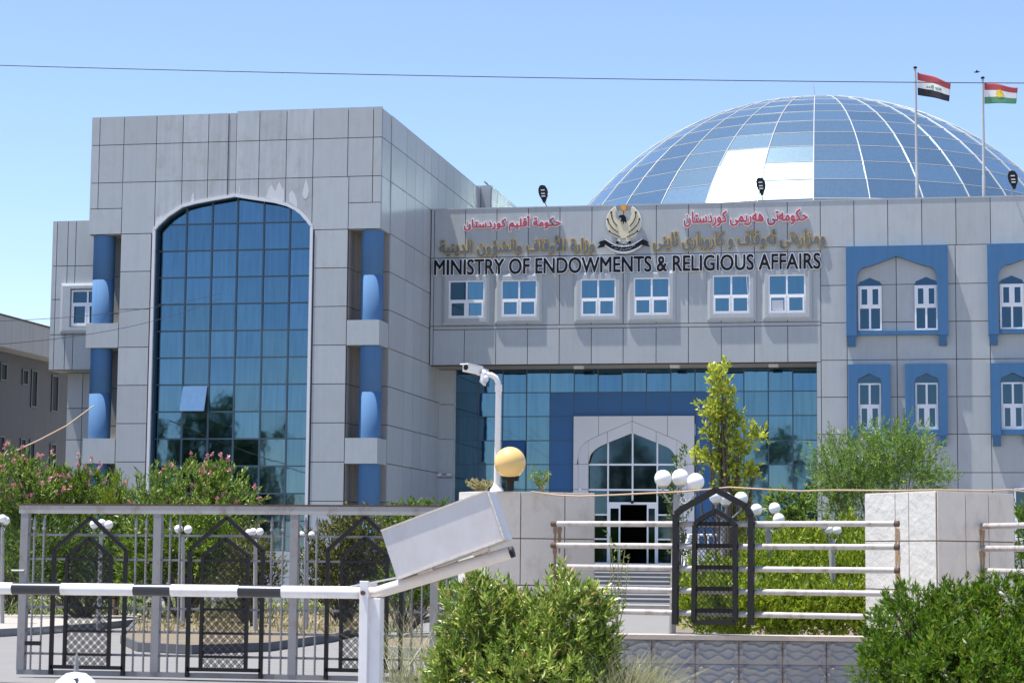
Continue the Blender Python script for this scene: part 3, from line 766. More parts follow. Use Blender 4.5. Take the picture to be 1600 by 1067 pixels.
dm.lathe([(rr+.05, 13.7), (rr+.05, zb0+.05), (rr-.3, zb0+.05)], (DC[0], DC[1], 0), 64); dm.build('dome_drum', M['rib'], B)
lr = MB(); t = dpt(0, 0); lr.tube([t-np.array([0, 0, .1]), t+np.array([-.1, 0, .95])], [.02, .012], 6); lr.tube([t+np.array([-.22, 0, .8]), t+np.array([.05, 0, .8])], .012, 5); lr.build('lightning_rod', M['rib'], dome)
# wall cameras on the pilaster
for px in (689, 704):
    wc = MB(); q = aY(px, 741, YP-.4); wc.tube([q, q+np.array([-.12, -.14, -.02])], .045, 8); wc.build('wall_camera', M['whitepaint'], B)
wc = MB(); q0 = aY(686, 746, YP-.345); q1 = aY(708, 746, YP-.345); wc.tube([q0, q1], .02, 6)
wc.build('camera_bracket', M['steel'], B)

# ---------------------------------------------------------------- entrance steps
ST = thing('entrance_steps', 'grey stone steps leading up to the open entrance door', 'steps', (-11, 70.3, 0))
s = MB()
sx0, sx1 = aY(900, 930, 72)[0], aY(1064, 930, 72)[0]
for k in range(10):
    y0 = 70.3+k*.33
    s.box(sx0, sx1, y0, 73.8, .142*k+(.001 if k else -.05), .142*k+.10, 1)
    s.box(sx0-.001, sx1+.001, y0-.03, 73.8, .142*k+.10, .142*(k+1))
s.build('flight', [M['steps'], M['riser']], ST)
s = MB(); s.box(-18.4, -4.1, 73.62, YP+.1, 0, 1.41); s.build('landing', M['steps'], ST)
RG = thing('stair_railing', 'white metal handrail on the right of the entrance steps', 'railing', tuple(aY(1064, 948, 71)))
r = MB()
xr_ = sx1+.06; xe = aY(1122, 860, 73.7)[0]
r.tube([(xr_, 70.4, 1.0), (xr_, 73.7, 2.42), (xe, 73.7, 2.42)], .04, 8); r.tube([(xr_, 70.4, .55), (xr_, 73.7, 1.97), (xe, 73.7, 1.97)], .03, 8)
r.build('handrail', M['white'], RG)
for t in (0, .33, .66, 1): 
    r = MB(); y = 70.45+3.2*t; r.tube([(xr_, y, 1.42*t), (xr_, y, 1.0+1.42*t)], .035, 8); r.build('post', M['white'], RG)
r = MB()
for k in range(1, 4): x = xr_+(xe-xr_)*k/3; r.tube([(x, 73.7, 1.41), (x, 73.7, 2.42)], .03, 6)
r.obox((xr_+.06, 73.72, 1.5), (xe-xr_-.1, 0, 0), (0, .02, 0), (0, 0, .42)); r.build('panel', M['white'], RG)

# ---------------------------------------------------------------- lettering
AR = {'ا':'FE8D FE8E','أ':'FE83 FE84','ب':'FE8F FE90 FE91 FE92','ة':'FE93 FE94','ت':'FE95 FE96 FE97 FE98','ح':'FEA1 FEA2 FEA3 FEA4','د':'FEA9 FEAA','ر':'FEAD FEAE','ز':'FEAF FEB0','س':'FEB1 FEB2 FEB3 FEB4','ش':'FEB5 FEB6 FEB7 FEB8','ف':'FED1 FED2 FED3 FED4','ق':'FED5 FED6 FED7 FED8','ك':'FED9 FEDA FEDB FEDC','ل':'FEDD FEDE FEDF FEE0','م':'FEE1 FEE2 FEE3 FEE4','ن':'FEE5 FEE6 FEE7 FEE8','ه':'FEE9 FEEA FEEB FEEC','و':'FEED FEEE','ي':'FEF1 FEF2 FEF3 FEF4','ی':'FEEF FEF0 FEF3 FEF4','ئ':'FE89 FE8A FE8B FE8C','ؤ':'FE85 FE86','ە':'FEE9 FEEA','L':'FEF7 FEF8'}
def shape_ar(t):
    t = t.replace('لأ', 'L'); out = []
    for i, ch in enumerate(t):
        if ch not in AR: out.append(ch); continue
        f = AR[ch].split(); pv = t[i-1] if i else ' '; nx = t[i+1] if i+1 < len(t) else ' '
        jp = pv in AR and len(AR[pv].split()) == 4; jn = nx in AR and len(f) == 4
        out.append(chr(int(f[(3 if jn else 1) if jp else (2 if jn else 0)], 16)))
    return ''.join(reversed(out))
def text_mask(body, w, h, res, pad):
    """outline of a text, scaled to w x h metres and rasterised by winding number"""
    c = bpy.data.curves.new('text', 'FONT'); c.body = body; c.fill_mode = 'NONE'; c.resolution_u = 4
    o = bpy.data.objects.new('text', c); COL.objects.link(o)
    dg_ = bpy.context.evaluated_depsgraph_get(); me = bpy.data.meshes.new_from_object(o.evaluated_get(dg_))
    v = np.array([tuple(q.co)[:2] for q in me.vertices]); ed = np.array([tuple(e.vertices) for e in me.edges])
    bpy.data.objects.remove(o); bpy.data.curves.remove(c); bpy.data.meshes.remove(me)
    lo = v.min(0); hi = v.max(0); v = (v-lo)/(hi-lo)*np.array([w, h])
    # walk each closed loop in one direction
    nb = {}
    for a, b in ed: nb.setdefault(a, []).append(b); nb.setdefault(b, []).append(a)
    seen = set(); segs = []
    for st in range(len(v)):
        if st in seen or st not in nb: continue
        loop = [st]; seen.add(st)
        nxt = st+1 if (st+1) in nb[st] else nb[st][0]
        while nxt not in seen:
            loop.append(nxt); seen.add(nxt)
            cand = [q for q in nb[nxt] if q not in seen]
            if not cand: break
            nxt = nxt+1 if (nxt+1) in cand else cand[0]
        for a, b in zip(loop, loop[1:]+loop[:1]): segs.append((v[a], v[b]))
    nx = int(w/res)+2*pad+2; nz = int(h/res)+2*pad+2
    m = np.zeros((nz, nx), bool); X = (np.arange(nx)-pad)*res
    A = np.array([q[0] for q in segs]); Bv = np.array([q[1] for q in segs])
    for j in range(nz):
        z = (j-pad+.37)*res
        k = ((A[:, 1] <= z) & (Bv[:, 1] > z)) | ((Bv[:, 1] <= z) & (A[:, 1] > z))
        if not k.any(): continue
        a, b = A[k], Bv[k]; xc = a[:, 0]+(z-a[:, 1])/(b[:, 1]-a[:, 1])*(b[:, 0]-a[:, 0]); sg = np.where(b[:, 1] > a[:, 1], 1, -1)
        wn_ = (sg[None]*(xc[None] <= X[:, None])).sum(1); m[j] = wn_ != 0
    return m
def dilate(m, rpx):
    o = m.copy(); R = int(math.ceil(rpx))
    for dj in range(-R, R+1):
        for di in range(-R, R+1):
            if di*di+dj*dj <= rpx*rpx+.2 and (di or dj): o |= np.roll(np.roll(m, dj, 0), di, 1)
    return o
def mask_mesh(mb, m, res, pad, pos, ya, yb):
    """marching squares: front at depth ya, sides back to yb; pos(u, w, depth) -> point"""
    f = m.astype(float)
    for _ in range(2): f = (f+np.roll(f, 1, 0)+np.roll(f, -1, 0)+np.roll(f, 1, 1)+np.roll(f, -1, 1))/5
    nz, nx = f.shape
    P = lambda i, j, d: pos((i-pad)*res, (j-pad)*res, d)
    ins = f > .5
    for j in range(nz-1):
        full = ins[j, :-1] & ins[j, 1:] & ins[j+1, :-1] & ins[j+1, 1:]
        any_ = ins[j, :-1] | ins[j, 1:] | ins[j+1, :-1] | ins[j+1, 1:]
        i = 0
        while i < nx-1:
            if full[i]:
                e = i
                while e < nx-1 and full[e]: e += 1
                mb.add([P(i, j, ya), P(e, j, ya), P(e, j+1, ya), P(i, j+1, ya)], [(0, 1, 2, 3)]); i = e; continue
            if any_[i]:
                cs = [(i, j), (i+1, j), (i+1, j+1), (i, j+1)]; poly = []; cut = []
                for q in range(4):
                    a = cs[q]; b = cs[(q+1) % 4]; fa = f[a[1], a[0]]; fb = f[b[1], b[0]]
                    if fa > .5: poly.append(a)
                    if (fa > .5) != (fb > .5):
                        t = (.5-fa)/(fb-fa); c = (a[0]+(b[0]-a[0])*t, a[1]+(b[1]-a[1])*t); poly.append(c); cut.append(c)
                if len(poly) >= 3: mb.add([P(*q, ya) for q in poly], [tuple(range(len(poly)))])
                for q in range(0, len(cut)-1, 2): mb.add([P(*cut[q], ya), P(*cut[q+1], ya), P(*cut[q+1], yb), P(*cut[q], yb)], [(0, 1, 2, 3)])
            i += 1
def lettering(name, label, body, x0, x1, z0, z1, front, backm, arabic=True, bold=.018, halo=.045, Y=YF, stand=.10, res=.0095):
    w, h = x1-x0, z1-z0; pad = 12
    m = text_mask(shape_ar(body) if arabic else body, w, h, res, pad)
    pos = lambda u, q, d: (x0+u, d, z0+q)
    org = ((x0+x1)/2, Y, z0)
    mb = MB(); mask_mesh(mb, dilate(m, bold/res), res, pad, pos, Y-stand-.05, Y-stand-.02)
    o = mb.build(name, front, None, org); tag(o, label, 'sign lettering')
    mb = MB(); mask_mesh(mb, dilate(m, halo/res), res, pad, pos, Y-stand-.02, Y-stand+.02)
    mb.build('letter_edge', backm, o)
    for k in range(6):
        pin = MB(); x = x0+w*(k+.5)/6; pin.tube([(x, Y+.005, (z0+z1)/2), (x, Y-stand+.015, (z0+z1)/2)], .008, 5)
        pin.build('standoff', M['rib'], o)
    return o
def box_px(a, b, yt, yb): ym = (yt+yb)/2; return sx(a, ym), sx(b, ym), sz((a+b)/2, yb), sz((a+b)/2, yt)
lettering('sign_lettering', 'red Arabic line naming the regional government, left of the eagle emblem', 'حكومة أقليم كوردستان', *box_px(726, 877, 338, 362), M['redmark'], M['white'], bold=.018, halo=.046, stand=.03)
lettering('sign_lettering', 'gold edged blue grey Arabic line directly under the left red line', 'وزارة الأوقاف والشؤون الدينية', *box_px(688, 929, 371, 399), M['bluegrey'], M['goldmark'], bold=.015, halo=.048, stand=.025)
lettering('sign_lettering', 'red Kurdish line naming the regional government, right of the eagle emblem', 'حكومەتی هەریمی كوردستان', *box_px(1069, 1262, 329, 353), M['redmark'], M['white'], bold=.018, halo=.046, stand=.03)
lettering('sign_lettering', 'gold edged blue grey Kurdish line directly under the right red line', 'ومزارەتی ئەوقاف و كاروباری ئاینی', *box_px(1021, 1289, 361, 390), M['bluegrey'], M['goldmark'], bold=.015, halo=.048, stand=.025)
lettering('sign_lettering', 'black English line MINISTRY OF ENDOWMENTS & RELIGIOUS AFFAIRS above six windows', 'MINISTRY OF ENDOWMENTS & RELIGIOUS AFFAIRS', *box_px(680, 1282, 401.5, 425.5), M['blackmark'], M['white'], arabic=False, bold=.016, halo=.044, stand=.06)

# emblem: gold eagle with spread wings, sun and ribbon
def ez(x, y): q = aY(920+x/10.67, 310+y/10.67, YF-.12); return (q[0], q[2])
EM = thing('eagle_emblem', 'cream and black eagle emblem with orange sun above a black ribbon', 'emblem', (*[ez(580, 660)[0]], YF, ez(580, 660)[1]))
def epoly(name, pts, mat_, y0, y1, par=EM):
    m = MB(); m.prism([ez(*p) for p in pts], YF+y0, YF+y1); return m.build(name, mat_, par)
def arc(cx, cy, r, a0, a1, n=14): return [(cx+r*math.cos(rad(a0+(a1-a0)*k/(n-1))), cy-r*math.sin(rad(a0+(a1-a0)*k/(n-1)))) for k in range(n)]
def crescent(ro, ri, a0, ci): 
    out = arc(582, 385, ro, a0, 270, 16)
    inn = arc(582, ci, ri, 270, 140, 12)
    Lh = out+[(582, 385+ro-4)]
    return out, inn
outL = arc(582, 388, 280, 122, 270, 18); innL = arc(582, 262, 142, 262, 150, 10)
left = outL+[(582, 400)]+innL
epoly('wing', left, M['cream'], -.16, -.10); epoly('wing', [(1164-x, y) for x, y in left], M['cream'], -.16, -.10)
outB = arc(582, 388, 296, 118, 270, 18); innB = arc(582, 262, 130, 262, 152, 10)
lb = outB+[(582, 415)]+innB
epoly('wing_edge', lb, M['white'], -.095, -.06); epoly('wing_edge', [(1164-x, y) for x, y in lb], M['white'], -.095, -.06)
for pts in ([(376, 225), (385, 320), (420, 400), (478, 468)], [(312, 340), (345, 430), (410, 510), (500, 575)], [(338, 545), (400, 590), (470, 625), (530, 650)]):
    for sgn in (0, 1):
        fl = MB(); Q = [ez(*(p if not sgn else (1164-p[0], p[1]))) for p in pts]
        for a, b in zip(Q[:-1], Q[1:]): fl.bar((a[0], YF-.165, a[1]), (b[0], YF-.165, b[1]), .028, .02)
        a, b = Q[0], Q[1]; fl.bar((a[0], YF-.166, a[1]), (a[0]+(b[0]-a[0])*.25, YF-.166, a[1]+(b[1]-a[1])*.25), .07, .02); fl.build('feather_line', M['blackmark'], EM)
epoly('eagle_head', [(505, 300), (530, 285), (565, 278), (600, 288), (622, 320), (632, 385), (622, 420), (608, 385), (592, 392), (578, 440), (565, 392), (552, 388), (542, 415), (532, 380), (548, 350), (535, 330), (520, 320), (512, 335), (502, 318)], M['blackmark'], -.19, -.15)
epoly('feet', [(490, 655), (535, 640), (545, 700), (520, 735), (470, 720)], M['cream'], -.165, -.10); epoly('feet', [(674, 655), (629, 640), (619, 700), (644, 735), (694, 720)], M['cream'], -.165, -.10)
epoly('tail', [(530, 672), (632, 672), (632, 760), (530, 760)], M['domegrey'], -.155, -.09)
for x in (480, 684): epoly('claw', arc(x, 738, 26, 0, 315, 8), M['blackmark'], -.18, -.14)
star = []
for k in range(21):
    a = 360*k/21; star += [(582+62*math.cos(rad(a)), 158-62*math.sin(rad(a))), (582+38*math.cos(rad(a+8.6)), 158-38*math.sin(rad(a+8.6)))]
epoly('sun', star, M['orange'], -.17, -.11)
rbn = [(270, 760)]+[(270+(890-270)*k/12, 690+120*(1-((k-6)/6)**2)) for k in range(13)]+[(890, 760)]+[(890-(890-270)*k/12, 770+118*(1-((k-6)/6)**2)) for k in range(13)]
epoly('ribbon', rbn[1:14]+rbn[15:], M['blackmark'], -.185, -.12)
epoly('ribbon_end', [(290, 690), (190, 720), (160, 750), (195, 765), (140, 830), (250, 810), (320, 720)], M['blackmark'], -.15, -.10)
epoly('ribbon_end', [(860, 680), (950, 700), (1000, 735), (975, 750), (1022, 808), (900, 780), (850, 700)], M['blackmark'], -.15, -.10)
rim = [(270+(890-270)*k/12, 765+118*(1-((k-6)/6)**2)) for k in range(13)]+[(880-(880-280)*k/12, 800+125*(1-((k-6)/6)**2)) for k in range(13)]
epoly('ribbon_edge', rim, M['white'], -.17, -.11)
epoly('ribbon_edge', [(270+(890-270)*k/12, 672+120*(1-((k-6)/6)**2)) for k in range(13)]+[(890-(890-270)*k/12, 695+118*(1-((k-6)/6)**2)) for k in range(13)], M['white'], -.17, -.11)
for body, yc in (('حكومەتی هەریمی كوردستان', 792), ('حكومة أقليم كوردستان', 842)):
    wd2 = 400 if yc < 800 else 300
    m_ = text_mask(shape_ar(body), 1.0, .14, .006, 2); mb = MB()
    def rp(u, q, d):
        x = 580+(u-.5)*wd2; y = yc+10-(q/.14-.5)*46-26*((u-.5)*2)**2; e = ez(x, y); return (e[0], YF-.188+d, e[1])
    mask_mesh(mb, m_, .006, 2, rp, 0.0, .003); mb.build('ribbon_lettering', M['white'], EM)

# ---------------------------------------------------------------- floodlights and flags on the roof edge
def floodlight(px, py, bpx, bpy_, lab):
    base = aY(bpx, bpy_, YS+.25); base[2] = ZW
    t = thing('floodlight', lab, 'floodlight', base, 'floodlights along the parapet')
    hd = aY(px, py, YS-.25)
    s_ = MB(); foot = aY(bpx, bpy_, YS+.25); s_.tube([np.array([foot[0], YS+.25, ZW+.02]), hd+np.array([0, .05, -.2])], .022, 6); s_.box(foot[0]-.07, foot[0]+.07, YS+.18, YS+.32, ZW+.024, ZW+.05)
    s_.build('arm', M['steel'], t)
    h = MB()
    prof = [(0, .33), (.10, .30), (.165, .18), (.175, .05), (.15, -.08), (.09, -.2), (.045, -.33), (0, -.35)]
    pts = [(hd[0]+a+b*-.12, hd[2]+b) for a, b in prof]+[(hd[0]-a+b*-.12, hd[2]+b) for a, b in prof[-2:0:-1]]
    h.prism(pts, hd[1]-.05, hd[1]+.06); hh = h.build('lamp_head', M['black'], t)
    for dz in (.13, .0, -.10): l = MB(); l.box(hd[0]-.07-dz*.12, hd[0]+.07-dz*.12, hd[1]-.06, hd[1]-.048, hd[2]+dz-.02, hd[2]+dz+.022); l.build('lens', M['trim'], hh)
floodlight(849, 303, 855, 325, 'black teardrop floodlight standing above the left red sign line')
floodlight(1189, 291, 1193, 316, 'black teardrop floodlight in front of the dome, above the right sign lines')
floodlight(1583, 281, 1580, 306, 'black teardrop floodlight on the parapet right of the flagpoles')
fp = MB(); q = aY(1417, 309, YS+.3)
def flagpole(tx, ty, bx_, by, Y, lab, r=.055):
    top = aY(tx, ty, Y); b = aY(bx_, by, Y)
    b = np.array([b[0], Y, ZW-.3])
    o = thing('flagpole', lab, 'flagpole', b)
    m = MB(); m.tube([b, b+(top-b)*.25, b+(top-b)*.26, top], [r*1.25, r*1.2, r, r*.75], 10); m.build('pole', M['rib'], o)
    m = MB(); m.lathe([(.02, 0), (.07, .02), (.07, .07), (.02, .1)], top, 10); m.build('finial', M['black'], o)
    return top
YFL = YS+.9
flagpole(1430, 108, 1433.5, 308, YFL, 'tall white flagpole carrying the red, white and black flag')
flagpole(1535.5, 124, 1537.5, 304, YFL, 'white flagpole carrying the flag with a yellow sun')
def flag(name, lab, tl, bl, trp, brp, mats, amp, ph, extra):
    P = [aY(*p, YFL) for p in (tl, bl, trp, brp)]
    def pos(u, v, off=0.0):
        a = P[0]+(P[2]-P[0])*u; b = P[1]+(P[3]-P[1])*u
        p = b+(a-b)*v
        wv = amp*u**.7*math.sin(5.6*u+ph+.9*v)
        return p+np.array([.06*math.sin(6*u+ph)*u, wv-off, .05*math.sin(4.8*u+ph)*u])
    m = MB(); nu, nv = 30, 18
    vs = [pos(i/nu, j/nv) for j in range(nv+1) for i in range(nu+1)]
    for j in range(nv):
        for i in range(nu):
            a = j*(nu+1)+i
            m.f.append((a, a+1, a+nu+2, a+nu+1)); m.m.append(2-min(2, j*3//nv)); m.sm.append(True)
    m.v = [tuple(map(float, p)) for p in vs]
    o = m.build(name, mats, None, P[0]); tag(o, lab, 'flag')
    sol = o.modifiers.new('cloth', 'SOLIDIFY'); sol.thickness = .006
    extra(o, pos)
def iraq(o, pos):
    mk = text_mask(shape_ar('الله أكبر'), 1.0, .3, .015, 2); m = MB()
    mask_mesh(m, dilate(mk, 1.2), .015, 2, lambda u, q, d: pos(.25+.52*u, .40+.6*q, d), .016, .010); m.build('script', M['fgreen'], o)
def kurd(o, pos):
    m = MB(); vs = [pos(.5, .5, .014)]; n = 42
    for k in range(n):
        r = .20 if k % 2 == 0 else .13; a = 2*math.pi*k/n
        vs.append(pos(.5+r*.82*math.cos(a), .5+r*1.25*math.sin(a), .014))
    m.add(vs, [(0, 1+k, 1+(k+1) % n) for k in range(n)]); m.build('sun_disc', M['fyellow'], o)
flag('flag', 'red, white and black flag with green script, left of the two flags', (1433.5, 113.5), (1434, 149), (1485.5, 128), (1483, 157.5), [M['fred'], M['fwhite'], M['fblack']], .16, .3, iraq)
flag('flag', 'red, white and green flag with yellow sun, right of the two flags', (1538, 130), (1538.5, 162.5), (1588.5, 135), (1586, 161), [M['fred'], M['fwhite'], M['fgreen']], .18, 1.2, kurd)
b_ = aD(1526, 113, 90)
m = MB(); m.tube([b_+np.array([-.12, 0, 0]), b_, b_+np.array([.13, 0, .01])], [.012, .04, .015], 6)
m.add([b_+np.array(p) for p in ((-.05, 0, .01), (.05, 0, .01), (.02, .18, .07), (.02, -.18, .07))], [(0, 1, 2), (0, 3, 1)])
tag(m.build('bird', M['black'], None, b_), 'tiny dark bird flying high above the right flag', 'bird')

# ---------------------------------------------------------------- neighbouring building on the left
q = aD(80, 522, 92); XN = q[0]
NB = thing('neighbouring_building', 'dark grey two storey building with narrow windows behind the left edge', 'building', (XN, 80, 0))
n_ = MB(); ya = 60.0; yb = aX(114, 640, XN)[1]
ztop = q[2]; zf = aX(40, 558, XN-.0)[2]
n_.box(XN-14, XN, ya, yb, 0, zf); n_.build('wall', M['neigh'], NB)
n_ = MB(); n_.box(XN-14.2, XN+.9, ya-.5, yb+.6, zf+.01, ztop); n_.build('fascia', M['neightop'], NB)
n_ = MB(); n_.box(XN-14, XN+.95, ya-.4, yb+.5, ztop+.002, ztop+.06); n_.build('roof', M['joint'], NB)
for a, b, t, bt in ((0, 10, 566, 594), (34, 43, 576, 601), (48, 57, 577, 636), (80, 90, 585, 643), (-3, 6, 680, 716), (31, 39, 684, 712), (45, 53, 686, 724), (77, 86, 692, 750)):
    p0 = aX(a, (t+bt)/2, XN); p1 = aX(b, (t+bt)/2, XN); z1 = aX(a, t, XN)[2]; z0 = aX(a, bt, XN)[2]
    n_ = MB(); n_.box(XN-.02, XN+.012, p0[1], p1[1], z0, z1); wn = n_.build('window', M['dark'], NB)
    n_ = MB()
    for zz_ in (z0, z1-.06): n_.box(XN+.001, XN+.05, p0[1], p1[1], zz_, zz_+.06)
    for yy_ in (p0[1], p1[1]-.06): n_.box(XN+.001, XN+.049, yy_, yy_+.06, z0+.06, z1-.06)
    n_.build('window_frame', M['mullion'], wn)

# ---------------------------------------------------------------- overhead cables
def cable(name, lab, pts, r, mt, sag=0):
    P = [aD(*p) for p in pts]
    if len(P) == 2:
        a, b = P; P = [a+(b-a)*t-np.array([0, 0, sag*4*t*(1-t)]) for t in np.linspace(0, 1, 17)]
    m = MB(); m.tube(P, r, 6); return tag(m.build(name, mt, None, P[0]), lab, 'cable')
cable('overhead_cable', 'single thin dark wire crossing the sky above the building and dome', [(-150, 98, 30), (1750, 131, 30)], .0065, M['cable'], .06)
cable('overhead_cable', 'thin dark wire crossing the block wall below the left round column, upper one', [(-60, 503, 40), (345, 458, 69)], .006, M['cable'], .2)
cable('overhead_cable', 'thin dark wire crossing the block wall, just under its twin', [(-60, 541, 40), (345, 466, 69)], .007, M['cable'], .3)
cable('overhead_cable', 'slack tan cable rising from the pink flowers to the left wall', [(-30, 738, 50), (10, 711, 55), (60, 688, 60), (104, 665, 66), (146, 634, 71.3)], .022, M['tancable'])

# ---------------------------------------------------------------- foliage
def leaves(C, Dv, k, Ls, ll, lw, seed, spread=55, droop=.0):
    """shoots at C along Dv, each with k leaves; returns vertices and quads"""
    rg = np.random.default_rng(seed); n = len(C)
    t = np.tile(np.linspace(.1, 1, k), n); i = np.repeat(np.arange(n), k)
    D0 = Dv[i]; base = C[i]+D0*(t*Ls)[:, None]*rg.uniform(.7, 1.2, n)[i][:, None]
    ref = rg.normal(size=(n*k, 3)); per = np.cross(D0, ref); per /= np.linalg.norm(per, axis=1)[:, None]+1e-9
    th = np.radians(spread*(1.15-.8*t)*rg.uniform(.7, 1.2, n*k))
    d = D0*np.cos(th)[:, None]+per*np.sin(th)[:, None]; d[:, 2] -= droop; d /= np.linalg.norm(d, axis=1)[:, None]
    L = ll*rg.uniform(.5, 1.3, n*k); Wd = lw*rg.uniform(.75, 1.2, n*k)
    s = np.cross(d, rg.normal(size=(n*k, 3))); s /= np.linalg.norm(s, axis=1)[:, None]+1e-9
    nrm = np.cross(s, d)
    m = base+d*(L*.45)[:, None]
    V = np.empty((n*k, 4, 3)); V[:, 0] = base; V[:, 1] = m-s*Wd[:, None]*.5+nrm*(Wd*.15)[:, None]; V[:, 2] = base+d*L[:, None]-nrm*(L*.08)[:, None]; V[:, 3] = m+s*Wd[:, None]*.5+nrm*(Wd*.15)[:, None]
    return V.reshape(-1, 3)
def leaf_obj(name, V, mt, parent=None, org=None, nv=4):
    o = np.zeros(3) if org is None else np.array(org, float)
    if parent is not None:
        q = parent
        while q is not None: o = o+np.array(q.location); q = q.parent
    V = V-o; n = len(V)//nv
    me = bpy.data.meshes.new(name); me.vertices.add(len(V)); me.vertices.foreach_set('co', V.astype(np.float32).ravel())
    me.loops.add(len(V)); me.loops.foreach_set('vertex_index', np.arange(len(V), dtype=np.int32))
    me.polygons.add(n); me.polygons.foreach_set('loop_start', np.arange(0, len(V), nv, dtype=np.int32))
    me.polygons.foreach_set('loop_total', np.full(n, nv, dtype=np.int32))
    me.materials.append(mt); me.update(calc_edges=True); me.validate()
    ob = bpy.data.objects.new(name, me); COL.objects.link(ob)
    if parent is not None: ob.parent = parent
    elif org is not None: ob.location = tuple(o)
    return ob
def blob_pts(blobs, n, seed, inner=.55, up=.6, lump=.22):
    """blobs: (centre, radii). shoots sit in the outer shell of lumpy ellipsoids"""
    rg = np.random.default_rng(seed); Cs = []; Ds = []
    vol = np.array([np.prod(r)**(2/3) for c, r in blobs]); cnt = np.maximum((n*vol/vol.sum()).astype(int), 3)
    for (c, r), k in zip(blobs, cnt):
        u = rg.normal(size=(k, 3)); u /= np.linalg.norm(u, axis=1)[:, None]
        ph = rg.uniform(0, 6.28, 6)
        lmp = 1+lump*(np.sin(u[:, 0]*4+ph[0])*np.sin(u[:, 1]*5+ph[1])+.6*np.sin(u[:, 2]*7+ph[2])*np.sin(u[:, 0]*6+ph[3]))
        rr = (inner+(1-inner)*rg.uniform(0, 1, k)**.6)*lmp
        p = np.array(c)+u*np.array(r)*rr[:, None]
        d = u*(1-up)+np.array([0, 0, up])+rg.normal(size=(k, 3))*.28; d /= np.linalg.norm(d, axis=1)[:, None]
        Cs.append(p); Ds.append(d)
    return np.concatenate(Cs), np.concatenate(Ds)
def bl(px, py, rx_, ry_, D, ryd=None):
    m_ = D/F; return (aD(px, py, D), (rx_*m_, (ryd if ryd else rx_*m_), ry_*m_))
def stems(base, tips, r, seed, parent, nm='stem', mt=None):
    rg = random.Random(seed); m = MB()
    for tp in tips:
        b = np.array(base)+np.array([rg.uniform(-.1, .1), rg.uniform(-.1, .1), 0]); tp = np.array(tp); md = b+(tp-b)*.55+np.array([rg.uniform(-.12, .12), rg.uniform(-.12, .12), .08])
        m.tube([b, md, tp], [r, r*.65, r*.25], 6)
    return m.build(nm, mt or M['bark'], parent)
def plant(name, lab, cat, blobs, n, k, Ls, ll, lw, mt, seed, group=None, flowers=0, up=.6, inner=.5, lump=.22, spread=55, zbase=0, droop=0, fl_up=.1, stem_r=.03):
    c0 = np.mean([b[0] for b in blobs], axis=0); base = np.array([c0[0], c0[1], zbase])
    t = thing(name, lab, cat, base, group)
    C_, D_ = blob_pts(blobs, n, seed, inner, up, lump); ok = C_[:, 2] > zbase+.03; C_, D_ = C_[ok], D_[ok]
    leaf_obj('foliage', leaves(C_, D_, k, Ls, ll, lw, seed+1, spread, droop), mt, t)
    rg = np.random.default_rng(seed+7)
    idx = rg.choice(len(C_), min(26 if n < 1500 else 70, len(C_)), replace=False)
    stems(base, C_[idx], stem_r, seed, t)
    if flowers:
        zq = np.quantile(C_[:, 2], .45); cand = np.where(C_[:, 2] > zq)[0]; pick = rg.choice(cand, min(flowers, len(cand)), replace=False)
        Cf = C_[pick]+D_[pick]*Ls*.95+np.array([0, -.05, fl_up])
        leaf_obj('blossom', leaves(Cf, D_[pick], 12, .10, .07, .06, seed+3, 85), M['pink'], t)
    return t
G_BED = 'shrubs in the forecourt beds'
plant('oleander_bush', 'leafy green bush in front of the left stone pillar, under the white counterweight box', 'bush',
      [bl(742, 985, 52, 68, 19), bl(800, 1005, 75, 70, 19.3), bl(885, 985, 68, 72, 19), bl(720, 1062, 48, 60, 18.8), bl(925, 1030, 38, 60, 19), bl(840, 1070, 110, 70, 18.8), bl(880, 925, 14, 34, 19.2), bl(745, 930, 22, 26, 19.1), bl(785, 945, 18, 28, 19.1), bl(930, 955, 20, 26, 19), bl(690, 1075, 22, 50, 18.8)],
      2300, 14, .13, .075, .019, M['l_near'], 11, up=.62, inner=.3, spread=62)
plant('clipped_shrub', 'dense bright green shrub filling the lower right corner, nearest the camera', 'bush',
      [bl(1425, 1010, 75, 85, 14.6), bl(1500, 985, 75, 75, 14.8), bl(1580, 975, 75, 72, 14.8), bl(1660, 985, 70, 85, 14.8), bl(1400, 1060, 62, 60, 14.4), bl(1500, 1070, 120, 90, 14.3), bl(1610, 1075, 110, 90, 14.3), bl(1500, 1170, 150, 80, 14.5), bl(1620, 1170, 120, 80, 14.5)],
      5200, 13, .075, .055, .015, M['l_bright'], 21, up=.5, inner=.5, lump=.12, spread=60)
plant('garden_tree', 'young yellow green tree rising behind the black arch panel', 'tree',
      [bl(1123, 588, 12, 16, 32), bl(1128, 616, 16, 15, 32), bl(1114, 645, 19, 13, 32), bl(1136, 652, 15, 12, 32), bl(1152, 668, 10, 10, 32), bl(1168, 686, 11, 7, 32), bl(1190, 678, 9, 6, 32), bl(1128, 684, 16, 16, 32), bl(1146, 704, 16, 12, 32), bl(1106, 722, 15, 7, 32), bl(1089, 714, 7, 7, 32), bl(1132, 728, 18, 12, 32), bl(1158, 738, 16, 12, 32), bl(1178, 738, 10, 6, 32), bl(1140, 764, 17, 15, 32), bl(1160, 790, 12, 15, 32), bl(1150, 820, 14, 18, 32), bl(1158, 855, 15, 18, 32), bl(1105, 675, 7, 7, 32)],
      620, 8, .14, .078, .048, M['l_yellow'], 31, up=.45, inner=.1, spread=75, stem_r=.035)
